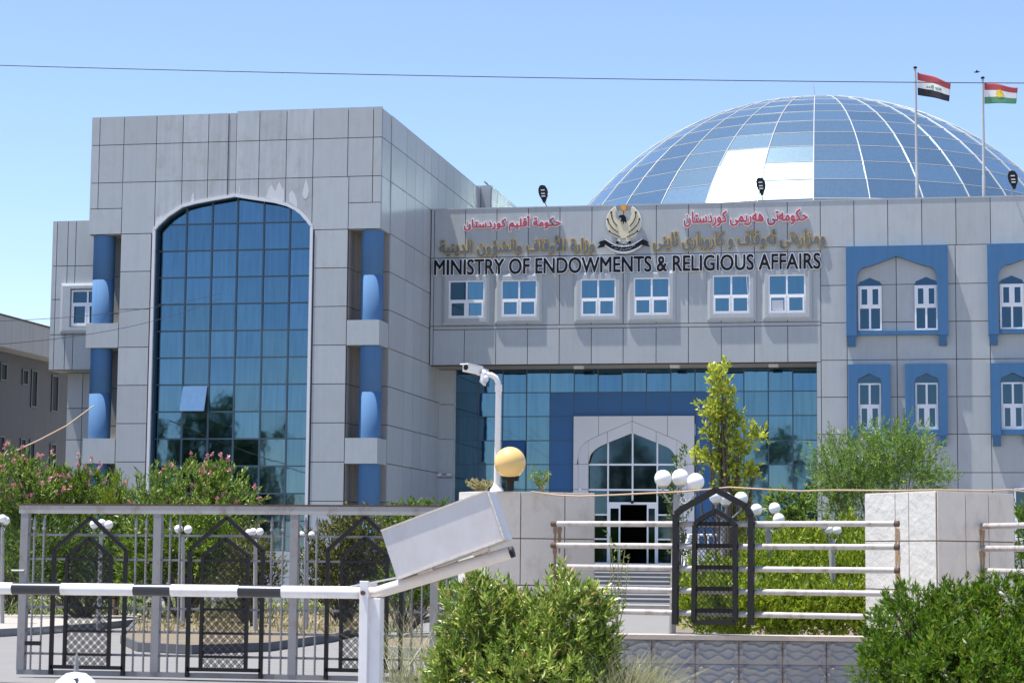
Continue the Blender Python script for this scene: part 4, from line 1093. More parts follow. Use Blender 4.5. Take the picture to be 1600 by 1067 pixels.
plant('feathery_bush', 'tall feathery green bush left of the right stone pillar', 'bush',
      [bl(1330, 735, 52, 45, 34), bl(1390, 715, 52, 40, 34), bl(1432, 710, 26, 26, 34), bl(1300, 770, 34, 50, 34), bl(1350, 790, 60, 50, 34), bl(1420, 750, 50, 30, 34), bl(1470, 755, 26, 12, 34), bl(1405, 690, 16, 18, 34)],
      1200, 18, .34, .075, .016, M['l_feather'], 41, up=.55, inner=.25, spread=60)
plant('leafy_sapling', 'pale green sapling behind the rails right of the black arch panel', 'plant',
      [bl(1222, 800, 18, 32, 30), bl(1235, 850, 26, 40, 30), bl(1205, 870, 20, 30, 30), bl(1250, 800, 10, 16, 30)],
      240, 9, .16, .09, .05, M['l_mid'], 51, up=.4, inner=.2, spread=75, stem_r=.015)
for k, (xa, ya2, rx_, ry_, D) in enumerate([(1115, 935, 48, 55, 25.6), (1190, 930, 50, 60, 25.8), (1265, 925, 52, 62, 26), (1340, 920, 55, 66, 26.2), (1230, 870, 60, 40, 28), (1320, 865, 60, 45, 28), (1400, 900, 50, 70, 27)]):
    if k == 0: JB = []
    JB.append(bl(xa, ya2, rx_, ry_, D))
JB += [bl(px_, 962, 45, 40, 24.6) for px_ in range(1105, 1480, 42)]
C_, D_ = blob_pts(JB, 5200, 61, .45, .7)
o = leaf_obj('ground_cover', leaves(C_, D_, 12, .18, .06, .026, 62, 45), M['l_juniper'], None, (1, 25, 0)); tag(o, 'yellow green evergreen ground cover behind the low grey wall', 'ground cover', None, 'stuff')
# planting beyond the gate
OL = 'pink flowering oleanders beyond the gate'
plant('oleander_bush', 'tall oleander with pink flowers at the far left edge', 'bush', [bl(15, 775, 55, 58, 52), bl(50, 770, 32, 48, 52), bl(-10, 830, 60, 60, 52), bl(45, 840, 45, 60, 52), bl(25, 738, 26, 20, 52)], 700, 13, .32, .15, .04, M['l_oleander'], 71, OL, 60, inner=.35)
plant('oleander_bush', 'oleander with pink flowers in front of the left round column', 'bush', [bl(112, 785, 38, 42, 53), bl(140, 775, 26, 32, 53), bl(110, 840, 45, 55, 52.5), bl(88, 765, 16, 22, 53)], 520, 13, .32, .15, .04, M['l_mid'], 72, OL, 28, inner=.35)
plant('oleander_bush', 'wide pink flowered oleander in front of the arched glass wall', 'bush', [bl(245, 785, 36, 40, 50), bl(300, 775, 46, 44, 50), bl(350, 775, 40, 42, 50), bl(375, 800, 26, 34, 50), bl(300, 840, 90, 50, 50.5), bl(215, 800, 20, 34, 50), bl(332, 748, 16, 16, 50), bl(240, 758, 8, 14, 50)], 950, 13, .30, .14, .038, M['l_oleander'], 73, OL, 48, inner=.35)
plant('dwarf_conifer', 'small bright conifer below the left round column', 'conifer', [bl(183, 770, 13, 30, 51), bl(170, 790, 14, 24, 51), bl(195, 795, 13, 24, 51), bl(183, 830, 24, 40, 51)], 480, 14, .3, .08, .018, M['l_juniper'], 74, None, up=.85, inner=.2, spread=28)
plant('forecourt_bush', 'dark green bush behind the first black gate arch', 'bush', [bl(60, 880, 70, 62, 49), bl(140, 885, 70, 60, 49), bl(195, 880, 50, 60, 49)], 1000, 12, .3, .12, .045, M['l_dark'], 75, G_BED, inner=.35)
plant('forecourt_bush', 'yellow green bush between the first two black gate arches', 'bush', [bl(250, 850, 50, 62, 46), bl(310, 855, 60, 66, 46), bl(225, 895, 34, 50, 46), bl(350, 890, 44, 50, 46)], 900, 12, .28, .12, .05, M['l_mid'], 76, G_BED, inner=.35)
plant('forecourt_bush', 'dry brownish bush right of the second black gate arch', 'bush', [bl(392, 875, 36, 45, 44), bl(375, 915, 40, 40, 44), bl(415, 905, 22, 30, 44)], 480, 12, .26, .10, .03, M['l_olive'], 77, G_BED, inner=.3)
plant('forecourt_bush', 'olive coloured bush behind the third black gate arch', 'bush', [bl(530, 870, 52, 55, 45), bl(575, 865, 40, 60, 45), bl(500, 890, 34, 40, 45), bl(552, 835, 26, 30, 45), bl(545, 910, 55, 40, 45)], 900, 12, .26, .10, .035, M['l_olive'], 78, G_BED, inner=.35)
plant('forecourt_bush', 'fresh green bush behind the gate below the white counterweight box', 'bush', [bl(640, 815, 40, 26, 58), bl(690, 825, 40, 30, 58), bl(620, 850, 40, 40, 58), bl(660, 865, 50, 40, 58)], 600, 12, .3, .13, .05, M['l_mid'], 79, G_BED, inner=.35)
plant('forecourt_bush', 'low green plants behind the gate left of the stone pillar', 'bush', [bl(625, 920, 30, 26, 42), bl(680, 930, 34, 26, 42), bl(590, 925, 20, 20, 42)], 300, 10, .2, .09, .03, M['l_bright'], 80, G_BED, inner=.3)
plant('thin_shrub', 'sparse shrub growing beside the right of the entrance door', 'bush', [bl(1062, 725, 10, 14, 66), bl(1052, 770, 14, 28, 66), bl(1062, 810, 14, 30, 66), bl(1070, 855, 16, 24, 66)], 90, 9, .3, .13, .06, M['l_dark'], 81, None, inner=.1, spread=75, stem_r=.02)
plant('garden_bush', 'dark green bush beyond the rails at the far right edge', 'bush', [bl(1608, 820, 20, 30, 30), bl(1600, 890, 34, 30, 30), bl(1640, 860, 40, 50, 30)], 260, 12, .2, .09, .03, M['l_bright'], 83, None, inner=.3)
# grass and weeds
def blades(pts_fn, n, h, w, mt, seed, name, lab, cat, org, lean=.35):
    rg = np.random.default_rng(seed); P = np.array([pts_fn(rg) for _ in range(n)])
    d = rg.normal(size=(n, 3))*lean; d[:, 2] = 1; d /= np.linalg.norm(d, axis=1)[:, None]
    H = h*rg.uniform(.4, 1.15, n); s = np.cross(d, rg.normal(size=(n, 3))); s /= np.linalg.norm(s, axis=1)[:, None]
    b = rg.normal(size=(n, 3))*.25*h; b[:, 2] = -abs(b[:, 2])*.4
    V = np.empty((n*2, 4, 3)); m = P+d*(H*.55)[:, None]; t = P+d*H[:, None]+b; ww = (s*w/2)
    V[:n, 0] = P-ww; V[:n, 1] = P+ww; V[:n, 2] = m+ww*.8; V[:n, 3] = m-ww*.8
    V[n:, 0] = m-ww*.8; V[n:, 1] = m+ww*.8; V[n:, 2] = t+ww*.2; V[n:, 3] = t-ww*.2
    o = leaf_obj(name, V.reshape(-1, 3), mt, None, org)
    return tag(o, lab, cat, None, 'stuff')
def in_px(x0, x1, y0, y1, z=.1):
    return lambda rg: aZ(rg.uniform(x0, x1), rg.uniform(y0, y1), z)
blades(in_px(-20, 225, 944, 962), 1200, .45, .03, M['l_weed'], 91, 'grass', 'green grass and weeds at the back edge of the left bed', 'grass', (-15, 50, 0))
blades(in_px(215, 660, 950, 990), 1500, .24, .03, M['straw'], 92, 'grass', 'dry yellow grass in the middle bed behind the gate', 'grass', (-9, 42, 0))
blades(in_px(230, 640, 948, 965), 900, .5, .035, M['l_weed'], 93, 'grass', 'green weeds under the bushes in the middle bed', 'grass', (-9, 47, 0))
blades(lambda rg: aD(rg.normal(980, 22), 0, 19.6)*np.array([1, 1, 0])+np.array([0, rg.uniform(-.4, .4), 0]), 1300, .74, .009, M['weedstraw'], 94, 'dry_weeds', 'straw coloured weeds right of the leafy bush at the low wall', 'weeds', (-1, 19, 0), .32)
blades(lambda rg: aD(rg.uniform(622, 700), 0, 21)*np.array([1, 1, 0])+np.array([0, rg.uniform(-.5, .5), 0]), 300, 1.0, .008, M['weedstraw'], 95, 'dry_weeds', 'thin dry weeds between the barrier post and the leafy bush', 'weeds', (-5, 20, 0), .22)
def weed(name, lab, px, pyb, D, h, n, seed, mt, spread=.10):
    b = aD(px, pyb, D); t = thing(name, lab, 'weed', b)
    rg = random.Random(seed); m = MB(); Cs = []; Ds = []
    for k in range(n):
        tip = b+np.array([rg.uniform(-spread, spread), rg.uniform(-.08, .08), h*rg.uniform(.6, 1)])
        mid = b+(tip-b)*.5+np.array([rg.uniform(-.04, .04), 0, 0]); m.tube([b, mid, tip], [.006, .005, .003], 5)
        for s_ in np.linspace(.25, 1, 9): Cs.append(b+(tip-b)*s_); Ds.append([rg.uniform(-1, 1), rg.uniform(-1, 1), .7])
    m.build('stem', M['straw'], t)
    D2 = np.array(Ds); D2 /= np.linalg.norm(D2, axis=1)[:, None]
    leaf_obj('foliage', leaves(np.array(Cs), D2, 4, .05, .05, .016, seed, 60), mt, t)
weed('tall_weed', 'tall pale weed standing in front of the entrance steps', 965, 990, 22.2, 1.2, 5, 3, M['l_weed'], .14)
weed('pillar_weed', 'small weed growing on top of the left stone pillar', 848, 769, 24.5, .26, 6, 5, M['l_mid'], .12)
weed('pillar_weed', 'dry twiggy weed on the pillar top left of the camera pole', 750, 768, 24.5, .10, 9, 6, M['straw'], .17)

# ---------------------------------------------------------------- pillars, low wall, rails
def face_tiles(mb, a, b, z0, z1, us, zs, nrm, gap=.006, proud=.012):
    a = np.array([*a, 0.0]); b = np.array([*b, 0.0]); n3 = np.array([*nrm, 0.0])
    for i in range(len(us)-1):
        for j in range(len(zs)-1):
            p = a+(b-a)*us[i]; q_ = a+(b-a)*us[i+1]; L = np.linalg.norm(q_-p); t = (q_-p)/L
            mb.obox(p+t*gap+np.array([0, 0, zs[j]+gap])-n3*.002, t*(L-2*gap), n3*proud, np.array([0, 0, zs[j+1]-zs[j]-2*gap]))
def pillar(lab, lp, cp_, rp, ul, ur, zs, ml, mr):
    z = 2.27; c = aZ(*cp_, z)[:2]; l = aZ(*lp, z)[:2]; r = aZ(*rp, z)[:2]; b = l+r-c
    t = thing('stone_pillar', lab, 'pillar', (*c, 0), 'stone pillars of the fence')
    m = MB(); m.prism([tuple(l), tuple(c), tuple(r), tuple(b)], 0, z-.01, axis='Z'); m.build('core', M['rust'], t)
    def nr(p, q_): d = q_-p; n = np.array([d[1], -d[0]]); return n/np.linalg.norm(n)
    m = MB(); face_tiles(m, l, c, 0, z, ul, zs, nr(l, c)); m.build('tile_face', ml, t)
    m = MB(); face_tiles(m, c, r, 0, z, ur, zs, nr(c, r)); face_tiles(m, r, b, 0, z, [0, .5, 1], zs, nr(r, b)); face_tiles(m, b, l, 0, z, [0, .5, 1], zs, nr(b, l)); m.build('tile_face', mr, t)
    m = MB(); m.prism([tuple(l), tuple(c), tuple(r), tuple(b)], z-.008, z+.004, axis='Z'); m.build('top_slab', M['pillar'], t)
    PILS.append(t); return t
zsP = [0, .70, 1.22, 1.745, 2.27]
PILS = []
pillar('white and beige tiled pillar carrying the yellow globe and the camera pole', (718, 769), (761, 767.5), (929, 770.5), [0, 1], [0, .31, .72, 1], zsP, M['pillar_rough'], M['pillar'])
pillar('white relief tiled pillar at the right end of the long rails', (1352, 771.5), (1463, 767), (1583, 772), [0, .44, .63, 1], [0, .36, .66, 1], zsP, M['pillar_rough'], M['pillar'])
PW = thing('planter_wall', 'low grey relief block wall with pinkish stone cap', 'wall', (1, 22.8, 0))
wA = aZ(880, 989.5, .72)[:2]; wB = aZ(1600, 997, .72)[:2]
wt = (wB-wA)/np.linalg.norm(wB-wA); wn_ = np.array([wt[1], -wt[0]]); WL = np.linalg.norm(wB-wA)
m = MB(); m.obox((*wA-wn_*.02, 0), (*wt*WL, 0), (*-wn_*.3, 0), (0, 0, .668)); m.build('core', M['rust'], PW)
def relief_tile(mb, u0, u1, z0, z1, seed):
    """block face with a raised wavy border, as real relief"""
    nx, nz = 40, 22; rg = random.Random(seed); ph = rg.uniform(-.15, .15)
    vs = []
    for j in range(nz+1):
        for i in range(nx+1):
            u, v = i/nx, j/nz
            e = min(min(u, 1-u)*1.3, min(v, 1-v))
            h = .012 if e > .03 else .0
            r1 = abs(v-.80-.07*math.sin(9.5*u+ph)-.03*math.sin(21*u)); r2 = abs(v-.55-.10*math.sin(12*u+1.5+ph)*math.cos(5*u)); r3 = abs(v-.28-.09*math.sin(14*u+.4+ph)); r4 = abs(abs(u-.5)-.5+.10+.06*math.sin(8*v+ph))
            for r_, a_ in ((r1, .016), (r2, .011), (r3, .011), (r4, .012)): h += 2.2*a_*math.exp(-(r_/.03)**2) if e > .03 else 0
            p = wA+wt*(u0+(u1-u0)*u)+wn_*(h-.02); vs.append((p[0], p[1], z0+(z1-z0)*v))
    fs = [(j*(nx+1)+i, j*(nx+1)+i+1, (j+1)*(nx+1)+i+1, (j+1)*(nx+1)+i) for j in range(nz) for i in range(nx)]
    mb.add(vs, fs, 0, True)
m = MB(); u = .02; k = 0
while u < WL-.1:
    for z0, z1 in ((.665-.25, .665), (.665-.505, .665-.255), (0, .155)): relief_tile(m, u, u+.46, z0, z1, k+int(z0*7)); 
    u += .466; k += 1
m.build('relief_blocks', M['wallstone'], PW)
m = MB(); m.obox((*(wA+wn_*.035), .67), (*wt*WL, 0), (*-wn_*.40, 0), (0, 0, .05)); m.build('cap', M['cap'], PW)
# rails
def rails(lab, a, b, z0, n, step, ext=0):
    t = thing('guard_rails', lab, 'railing', tuple(aZ(*a, z0)*np.array([1, 1, 0])))
    for k in range(n):
        p = aZ(*a, z0)+np.array([0, 0, -step*k]); q_ = aZ(*b, z0)+np.array([0, 0, -step*k]); q_ = p+(q_-p)*(1+ext)
        r_ = MB(); r_.tube([p, p+(q_-p)*.5+np.array([0, 0, -.004]), q_], .032, 12); ro = r_.build('rail', M['rail'], t)
        d = (q_-p)/np.linalg.norm(q_-p)
        for s0, s1 in ((-.008, .010), (.996, 1.008)) if not ext else ((-.006, .008),):
            e = MB(); e.tube([p+(q_-p)*s0, p+(q_-p)*s1], .0345, 12); e.build('rusted_end', M['rustrail'], ro)
    return t
GR = rails('five chipped white pipe rails spanning between the two stone pillars', (866, 818), (1400, 818), 1.91, 5, .24)
rails('five pipe rails leaving the right stone pillar towards the right edge', (1531, 822), (1600, 820), 1.91, 5, .24, 1.6)
def rust_runs(lab_part, a, b, pts, parent_rail, w=.05):
    # irregular runs of rust lying on the face between plan points a and b
    a = np.array([*a, 0.0]); b = np.array([*b, 0.0]); t = (b-a)/np.linalg.norm(b-a); n = np.array([t[1], -t[0], 0]); rg = random.Random(len(pts))
    for u, z1, z0 in pts:
        c = a+t*u+n*.0145; m = MB(); L = []; R2 = []
        for k in range(9):
            z = z1+(z0-z1)*k/8; ww = w*(1-.6*k/8)*rg.uniform(.7, 1.2)
            L.append(c-t*ww*.5+np.array([0, 0, z])); R2.append(c+t*ww*rg.uniform(.4, .6)+np.array([0, 0, z]))
        P = L+R2[::-1]; m.add(P, [(k, k+1, 16-k, 17-k) for k in range(8)]); m.build(lab_part, M['ruststain'], parent_rail)
_c = aZ(1463, 767, 2.27)[:2]; _l = aZ(1352, 771.5, 2.27)[:2]; _c2 = aZ(761, 767.5, 2.27)[:2]; _r2 = aZ(929, 770.5, 2.27)[:2]; _r3 = aZ(1583, 772, 2.27)[:2]
_L = np.linalg.norm(_c-_l)
rust_runs('rust_run', _l, _c, [(_L*.455, 1.89-.24*k, 1.70-.24*k) for k in range(5)]+[(_L*.49, 1.88-.24*k, 1.60-.24*k) for k in (0, 1, 2)], PILS[1])
_L = np.linalg.norm(_r3-_c)
rust_runs('rust_run', _c, _r3, [(_L*.55, 1.88-.24*k, 1.68-.24*k) for k in range(4)]+[(_L*.585, 1.87-.24*k, 1.58-.24*k) for k in range(3)], PILS[1])
_L = np.linalg.norm(_r2-_c2)
rust_runs('rust_run', _c2, _r2, [(_L*.63, 1.88-.24*k, 1.66-.24*k) for k in range(5)]+[(_L*.67, 1.88-.24*k, 1.58-.24*k) for k in (0, 2)], PILS[0])
# ornamental arch panel in front of the rails
ra = aZ(866, 818, 1.91); rb_ = aZ(1400, 818, 1.91)
rt = (rb_-ra)/np.linalg.norm(rb_-ra); rn = np.array([rt[1], -rt[0], 0])
def onrail(px, py, off=.06):
    # point on the upright plane 'off' in front of the rails
    d = ray(px, py); o0 = ra+rn*off; tt = np.dot(o0-CAM, rn)/np.dot(d, rn); return CAM+d*tt
AP = thing('arch_panel', 'black pointed arch panel with chain link mesh fixed to the white rails', 'fence ornament', onrail(1117, 975)*np.array([1, 1, 0]))
def poly_bars(mb, pts, w, h, up):
    for a, b in zip(pts[:-1], pts[1:]): mb.bar(a, b, w, h, up)
m = MB(); poly_bars(m, [onrail(*p) for p in ((1055, 975), (1056, 803), (1066, 795), (1119, 765), (1166, 791), (1174, 806), (1173, 976))], .062, .05, rn); m.build('outer_frame', M['black'], AP)
m = MB(); inner = [(1084, 972), (1086, 820), (1092, 812), (1119, 797), (1142, 812), (1149, 822), (1149, 972)]
poly_bars(m, [onrail(*p) for p in inner]+[onrail(1084, 972)], .05, .045, rn)
for y in (818, 852, 885.5, 919, 953): m.bar(onrail(1087, y, .05), onrail(1147, y+.6, .05), .045, .04, rn)
m.build('inner_frame', M['black'], AP)
m = MB()
def clip_line(p, d, poly):
    ts = []
    n = len(poly)
    for i in range(n):
        a = np.array(poly[i], float); e = np.array(poly[(i+1) % n], float)-a; den = d[0]*e[1]-d[1]*e[0]
        if abs(den) < 1e-9: continue
        w_ = a-p; t = (w_[0]*e[1]-w_[1]*e[0])/den; s_ = (w_[0]*d[1]-w_[1]*d[0])/den
        if 0 <= s_ < 1: ts.append(t)
    return (min(ts), max(ts)) if len(ts) >= 2 else None
for sg in (1, -1):
    for c in np.arange(-250, 250, 8.5):
        d = np.array([.64, .77*sg]); p = np.array([1117.0, 885.0+c]); r_ = clip_line(p, d, inner)
        if r_ and r_[1]-r_[0] > 2: m.tube([onrail(*(p+d*r_[0]), .075), onrail(*(p+d*r_[1]), .075)], .0035, 4)
m.build('wire_mesh', M['black'], AP)
# tan cable sagging along the pillars
cable('sagging_cable', 'tan cable sagging from the yellow globe across to the right pillar', [(830, 768, 24.2), (870, 773.5, 24.2), (905, 775, 24), (960, 773, 23.8), (1030, 769.5, 23.5), (1070, 768, 23.3), (1100, 765, 23.2), (1140, 761, 23), (1200, 764.5, 22.9), (1250, 767, 22.8), (1300, 765.5, 22.7), (1352, 766, 22.6), (1400, 766.3, 22.4), (1463, 765, 22.3), (1540, 766.5, 22.3), (1580, 765, 22.3), (1660, 775, 22.3)], .009, M['tancable'])

# ---------------------------------------------------------------- camera pole and yellow globe on the left pillar
q = aD(776, 765, 24.45); q[2] = 2.275
CP = thing('camera_pole', 'white pole with a security camera on top of the left stone pillar', 'security camera', q)
m = MB(); top = aD(779, 606, 24.45)
m.tube([q, top], .034, 14); el_ = [aD(*p, 24.45) for p in ((779, 606), (778, 597), (774.5, 590), (768, 586), (758, 585))]
m.tube([top+np.array([0, 0, -.05])]+el_, .032, 12); m.tube([aD(779, 612, 24.45), aD(779, 601, 24.45)], .042, 14); m.lathe([(.085, 0), (.075, .03), (.045, .07), (.036, .11)], q, 14)
m.build('pole', M['whitepaint'], CP)
m = MB(); c0 = aD(728, 574, 24.3); c1 = aD(751, 579, 24.55); d = c1-c0; L = np.linalg.norm(d); d /= L
up_ = np.array([0, 0, 1.0]); sd_ = np.cross(d, up_); sd_ /= np.linalg.norm(sd_); up_ = np.cross(sd_, d)
m.obox(c0-sd_*.045-up_*.045, d*L*1.05, sd_*.09, up_*.072); cb = m.build('camera_body', M['whitepaint'], CP)
m = MB(); m.obox(c0-sd_*.058+up_*.03-d*.04, d*(L*1.0), sd_*.116, up_*.012); m.build('sun_hood', M['white'], cb)
m = MB(); m.tube([c0-d*.004, c0+d*.02], .032, 14); m.build('camera_lens', M['black'], cb)
m = MB(); m.obox(c1-sd_*.05-up_*.05-d*.0, d*.09, sd_*.1, up_*.07); m.tube([aD(758, 585, 24.45), aD(752, 583, 24.45)], .045, 10); m.sphere(aD(757, 592, 24.42), .05, 12, 8)
for ph in (0, 1, 2):
    m.tube([aD(754+ph, 584, 24.4), aD(750+ph*2, 596, 24.36), aD(756+ph, 602, 24.36), aD(762-ph, 594, 24.4)], .008, 5)
m.build('bracket', M['trim'], CP)
gq = aD(797, 768, 24.1); gq[2] = 2.275
YG_ = thing('globe_lamp', 'large yellowed globe lamp on the left stone pillar', 'lamp', gq)
gc = aD(797, 722.5, 24.1); m = MB(); m.sphere(gc, 24.6*24.1/F, 32, 20); m.build('globe', M['globe_y'], YG_)
m = MB(); nz_ = gc[2]-24.6*24.1/F; m.lathe([(.045, 0), (.045, nz_-gq[2]-.03), (.10, nz_-gq[2]-.028), (.105, nz_-gq[2]+.03), (.02, nz_-gq[2]+.03)], gq, 16); m.build('neck', M['black'], YG_)

# ---------------------------------------------------------------- triple globe lamps
def globe_lamp(lab, globes, base, D, rpx, pole_top, arms=True, group='white globe lamps of the forecourt'):
    b = aD(*base, D); b[2] = 0
    t = thing('globe_lamp', lab, 'lamp', b, group)
    pt = aD(*pole_top, D); m = MB(); m.tube([b, pt], [.045, .036], 10)
    pt = np.array(pt)
    for (gx, gy, gd) in globes:
        c = aD(gx, gy, D+gd); r = rpx*D/F; bot = c-np.array([0, 0, r])
        md = (pt+bot)/2-np.array([0, 0, r*1.3]); m.tube([pt, pt+(md-pt)*.6-np.array([0, 0, r*.35]), md, bot-np.array([0, 0, r*.55]), bot+np.array([0, 0, .02])], r*.10, 6)
        m.lathe([(r*.3, -r*1.12), (r*.5, -r*1.0), (r*.5, -r*.86)], c, 12)
    m.build('lamp_post', M['rail'], t)
    for (gx, gy, gd) in globes:
        s_ = MB(); s_.sphere(aD(gx, gy, D+gd), rpx*D/F, 24, 16); s_.build('globe', M['globe'], t)
globe_lamp('nearest white triple globe lamp, pole leaning against the black arch panel', [(1036, 747.5, 0), (1063, 746, .15), (1087, 752.5, -.1)], (1047.5, 990), 24.3, 13.6, (1057, 772))
globe_lamp('white triple globe lamp seen through the top of the black arch panel', [(1118.5, 775.5, 0), (1134, 779, .3), (1158, 779, -.2)], (1128, 975), 28, 10.8, (1130, 800))
globe_lamp('white triple globe lamp right of the black arch panel, among garden leaves', [(1182, 796, 0), (1210.5, 794, .2), (1217, 811, -.1)], (1205, 960), 26.5, 9.3, (1200, 818))
globe_lamp('small white triple globe lamp low behind the rails, left of the right pillar', [(1295, 827, 0), (1308, 828, .2), (1288, 820, -.1)], (1302, 940), 25.6, 7, (1300, 842))
globe_lamp('white triple globe lamp behind the first black gate arch', [(147, 819, 0), (159, 817.5, .2), (170, 819.5, -.2)], (155, 950), 42, 6.8, (158, 831))
globe_lamp('white double globe lamp behind the post right of the first gate arch', [(279, 826, 0), (294, 827, .2)], (286, 950), 42, 6.6, (286, 838))
globe_lamp('white triple globe lamp right of the second black gate arch', [(389, 832, 0), (395.5, 830.5, .3), (406, 830.5, -.2)], (400, 935), 41, 6, (399, 842))
globe_lamp('white double globe lamp behind the gate post left of the third gate arch', [(471, 835, 0), (487, 835, .2)], (480, 925), 42, 5.2, (479, 845))
globe_lamp('white globe lamp on a tall pole at the far left edge', [(4, 810, 0), (9, 813, .3)], (4, 960), 44, 6.6, (4, 823))

# ---------------------------------------------------------------- the sliding gate
YG = 25.3
def gp(px, py, off=0.0): return aY(px, py, YG+off)
GT = thing('metal_gate', 'grey metal gate with three black pointed arches of lattice', 'gate', gp(380, 1062)*np.array([1, 1, 0]))
zt1 = 2.13
gx0, gx1 = gp(35, 820)[0], gp(722, 820)[0]
m = MB(); m.box(gx0-.03, gx1, YG-.05, YG+.05, 2.03, zt1); m.build('top_rail', M['gatetop'], GT)
m = MB(); m.box(gx0-.04, gx1, YG-.055, YG+.055, zt1+.001, zt1+.022); m.build('rust_strip', M['rustrail'], GT)
m = MB(); m.box(gx0, gx1, YG-.04, YG+.04, .03, .09); m.build('bottom_rail', M['steel'], GT)
for px in (40, 247.5, 461, 680.5):
    x = gp(px, 830)[0]; m = MB(); m.box(x-.05, x+.05, YG-.045, YG+.045, .09, 2.03); m.build('post', M['steel'], GT)
for y in (836.7, 875, 951, 988, 1024.7):
    z = gp(300, y)[2]; m = MB(); m.box(gx0+.05, gx1, YG+.0, YG+.03, z-.014, z+.014); m.build('cross_rail', M['steel'], GT)
for px in (54, 69, 213, 229, 266.5, 281.5, 425, 442.5, 478, 495.5, 645, 661, 700):
    x = gp(px, 860)[0]; m = MB()
    prof = [(.013, .08)]; z = .1
    while z < 1.80:                                 # turned, twisted bar
        prof += [(.017, z), (.0105, z+.018)]; z += .036
    prof += [(.012, 1.80), (.026, 1.83), (.026, 1.85), (.012, 1.87), (.024, 1.90), (.017, 1.95), (.002, 2.01)]
    m.lathe(prof, (x, YG-.02, 0), 8); m.build('spear_bar', M['steel'], GT)
def gate_arch(ol, orr, ax, ay, shy, il, ir, iay, ishy, cby):
    o = gp; w = .045
    A = MB(); yo = -.06
    P = lambda x, y: gp(x, y, yo)
    lx = P(ol, shy)[0]; rx2 = P(orr, shy)[0]; zs_ = P(ol, shy)[2]; za = P(ax, ay)[2]; xa = (lx+rx2)/2; y = YG+yo
    zc = P((ol+orr)/2, cby)[2]
    for a, b in (((lx, .04), (lx, zs_)), ((lx, zs_), (xa, za)), ((xa, za), (rx2, zs_)), ((rx2, zs_), (rx2, .04)), ((lx, zc), (rx2, zc))):
        A.bar((a[0], y, a[1]), (b[0], y, b[1]), w, .045)
    ar = A.build('arch_frame', M['black'], GT)
    I = MB(); l2 = P(il, ishy)[0]; r2 = P(ir, ishy)[0]; zs2 = P(il, ishy)[2]; za2 = P(ax, iay)[2]; xm = (l2+r2)/2
    for a, b in (((l2, zc), (l2, zs2)), ((l2, zs2), (xm, za2)), ((xm, za2), (r2, zs2)), ((r2, zs2), (r2, zc))): I.bar((a[0], y-.002, a[1]), (b[0], y-.002, b[1]), .042, .04)
    for yy_ in (875, 951, 988, 1024.7): zz_ = gp(300, yy_)[2]; I.bar((l2, y-.003, zz_), (r2, y-.003, zz_), .03, .03)
    I.build('inner_arch', M['black'], ar)
    L_ = MB(); poly = [(l2, zc), (r2, zc), (r2, zs2), (xm, za2), (l2, zs2)]
    u_ = .024
    for sg in (1, -1):
        c = -2.5
        while c < 2.5:
            for dd in (0, u_*math.sqrt(2)):
                d = np.array([1.0, sg]); p = np.array([xm, (zc+za2)/2+c+dd]); r_ = clip_line(p, d, poly)
                if r_ and r_[1]-r_[0] > .01:
                    a = p+d*r_[0]; b = p+d*r_[1]; L_.bar((a[0], y-.002-sg*.003, a[1]), (b[0], y-.002-sg*.003, b[1]), .0095, .006)
            c += 3*u_*math.sqrt(2)
    L_.build('lattice', M['black'], ar)
gate_arch(85, 197, 142.5, 807.5, 858, 105.5, 174, 839.5, 868, 1042)
gate_arch(297, 411, 354, 808, 859, 317.5, 387.5, 841, 867, 1046)
gate_arch(512.5, 628, 573, 807, 859, 535, 605.5, 840, 867, 1047)
m = MB(); q0 = gp(60, 1005, -.07); m.box(q0[0]-.17, q0[0]+.02, q0[1]-.03, q0[1]+.03, q0[2]-.02, q0[2]+.03); m.build('latch', M['black'], GT)
m = MB(); m.tube([gp(18, 891, -.05), gp(38, 891, -.05)], .012, 6); m.build('latch_rod', M['rib'], GT)

# ---------------------------------------------------------------- boom barrier
DBm = 16.0
pA = aD(582, 926, DBm); YBm = pA[1]
def bp(px, py, off=0.0): return aY(px, py, YBm+off)
BB = thing('boom_barrier', 'black and white striped boom barrier with a white counterweight box', 'barrier', (pA[0], YBm, 0))
zb0 = bp(565, 925.5)[2]; rb0 = 9.6*DBm/F
bounds = [(-180, 20.5, 'w'), (20.5, 96.5, 'b'), (96.5, 210, 'w'), (210, 268, 'b'), (268, 373.5, 'w'), (373.5, 441, 'b'), (441, 572, 'w')]
m = MB()
for a, b, c in bounds:
    xa, xb = bp(a, 918)[0], bp(b, 918)[0]; za = zb0; 
    m.tube([(xa, YBm, za), (xb, YBm, za)], rb0 if c == 'w' else rb0*1.01, 20, 0 if c == 'w' else 1)
bo = m.build('boom', [M['whitepaint'], M['boomblack']], BB)
m = MB(); arm0 = np.array([bp(588, 926)[0], YBm, zb0]); arm1 = bp(797, 863)
m.tube([(bp(560, 925)[0], YBm, zb0), arm0, bp(606, 920), arm1], rb0*1.02, 20); am = m.build('counterweight_arm', M['pipepaint'], BB)
m = MB(); d = (arm1-bp(606, 920)); d /= np.linalg.norm(d); m.tube([arm1-d*.002, arm1+d*.03], rb0*.9, 20); m.build('end_cap', M['black'], am)
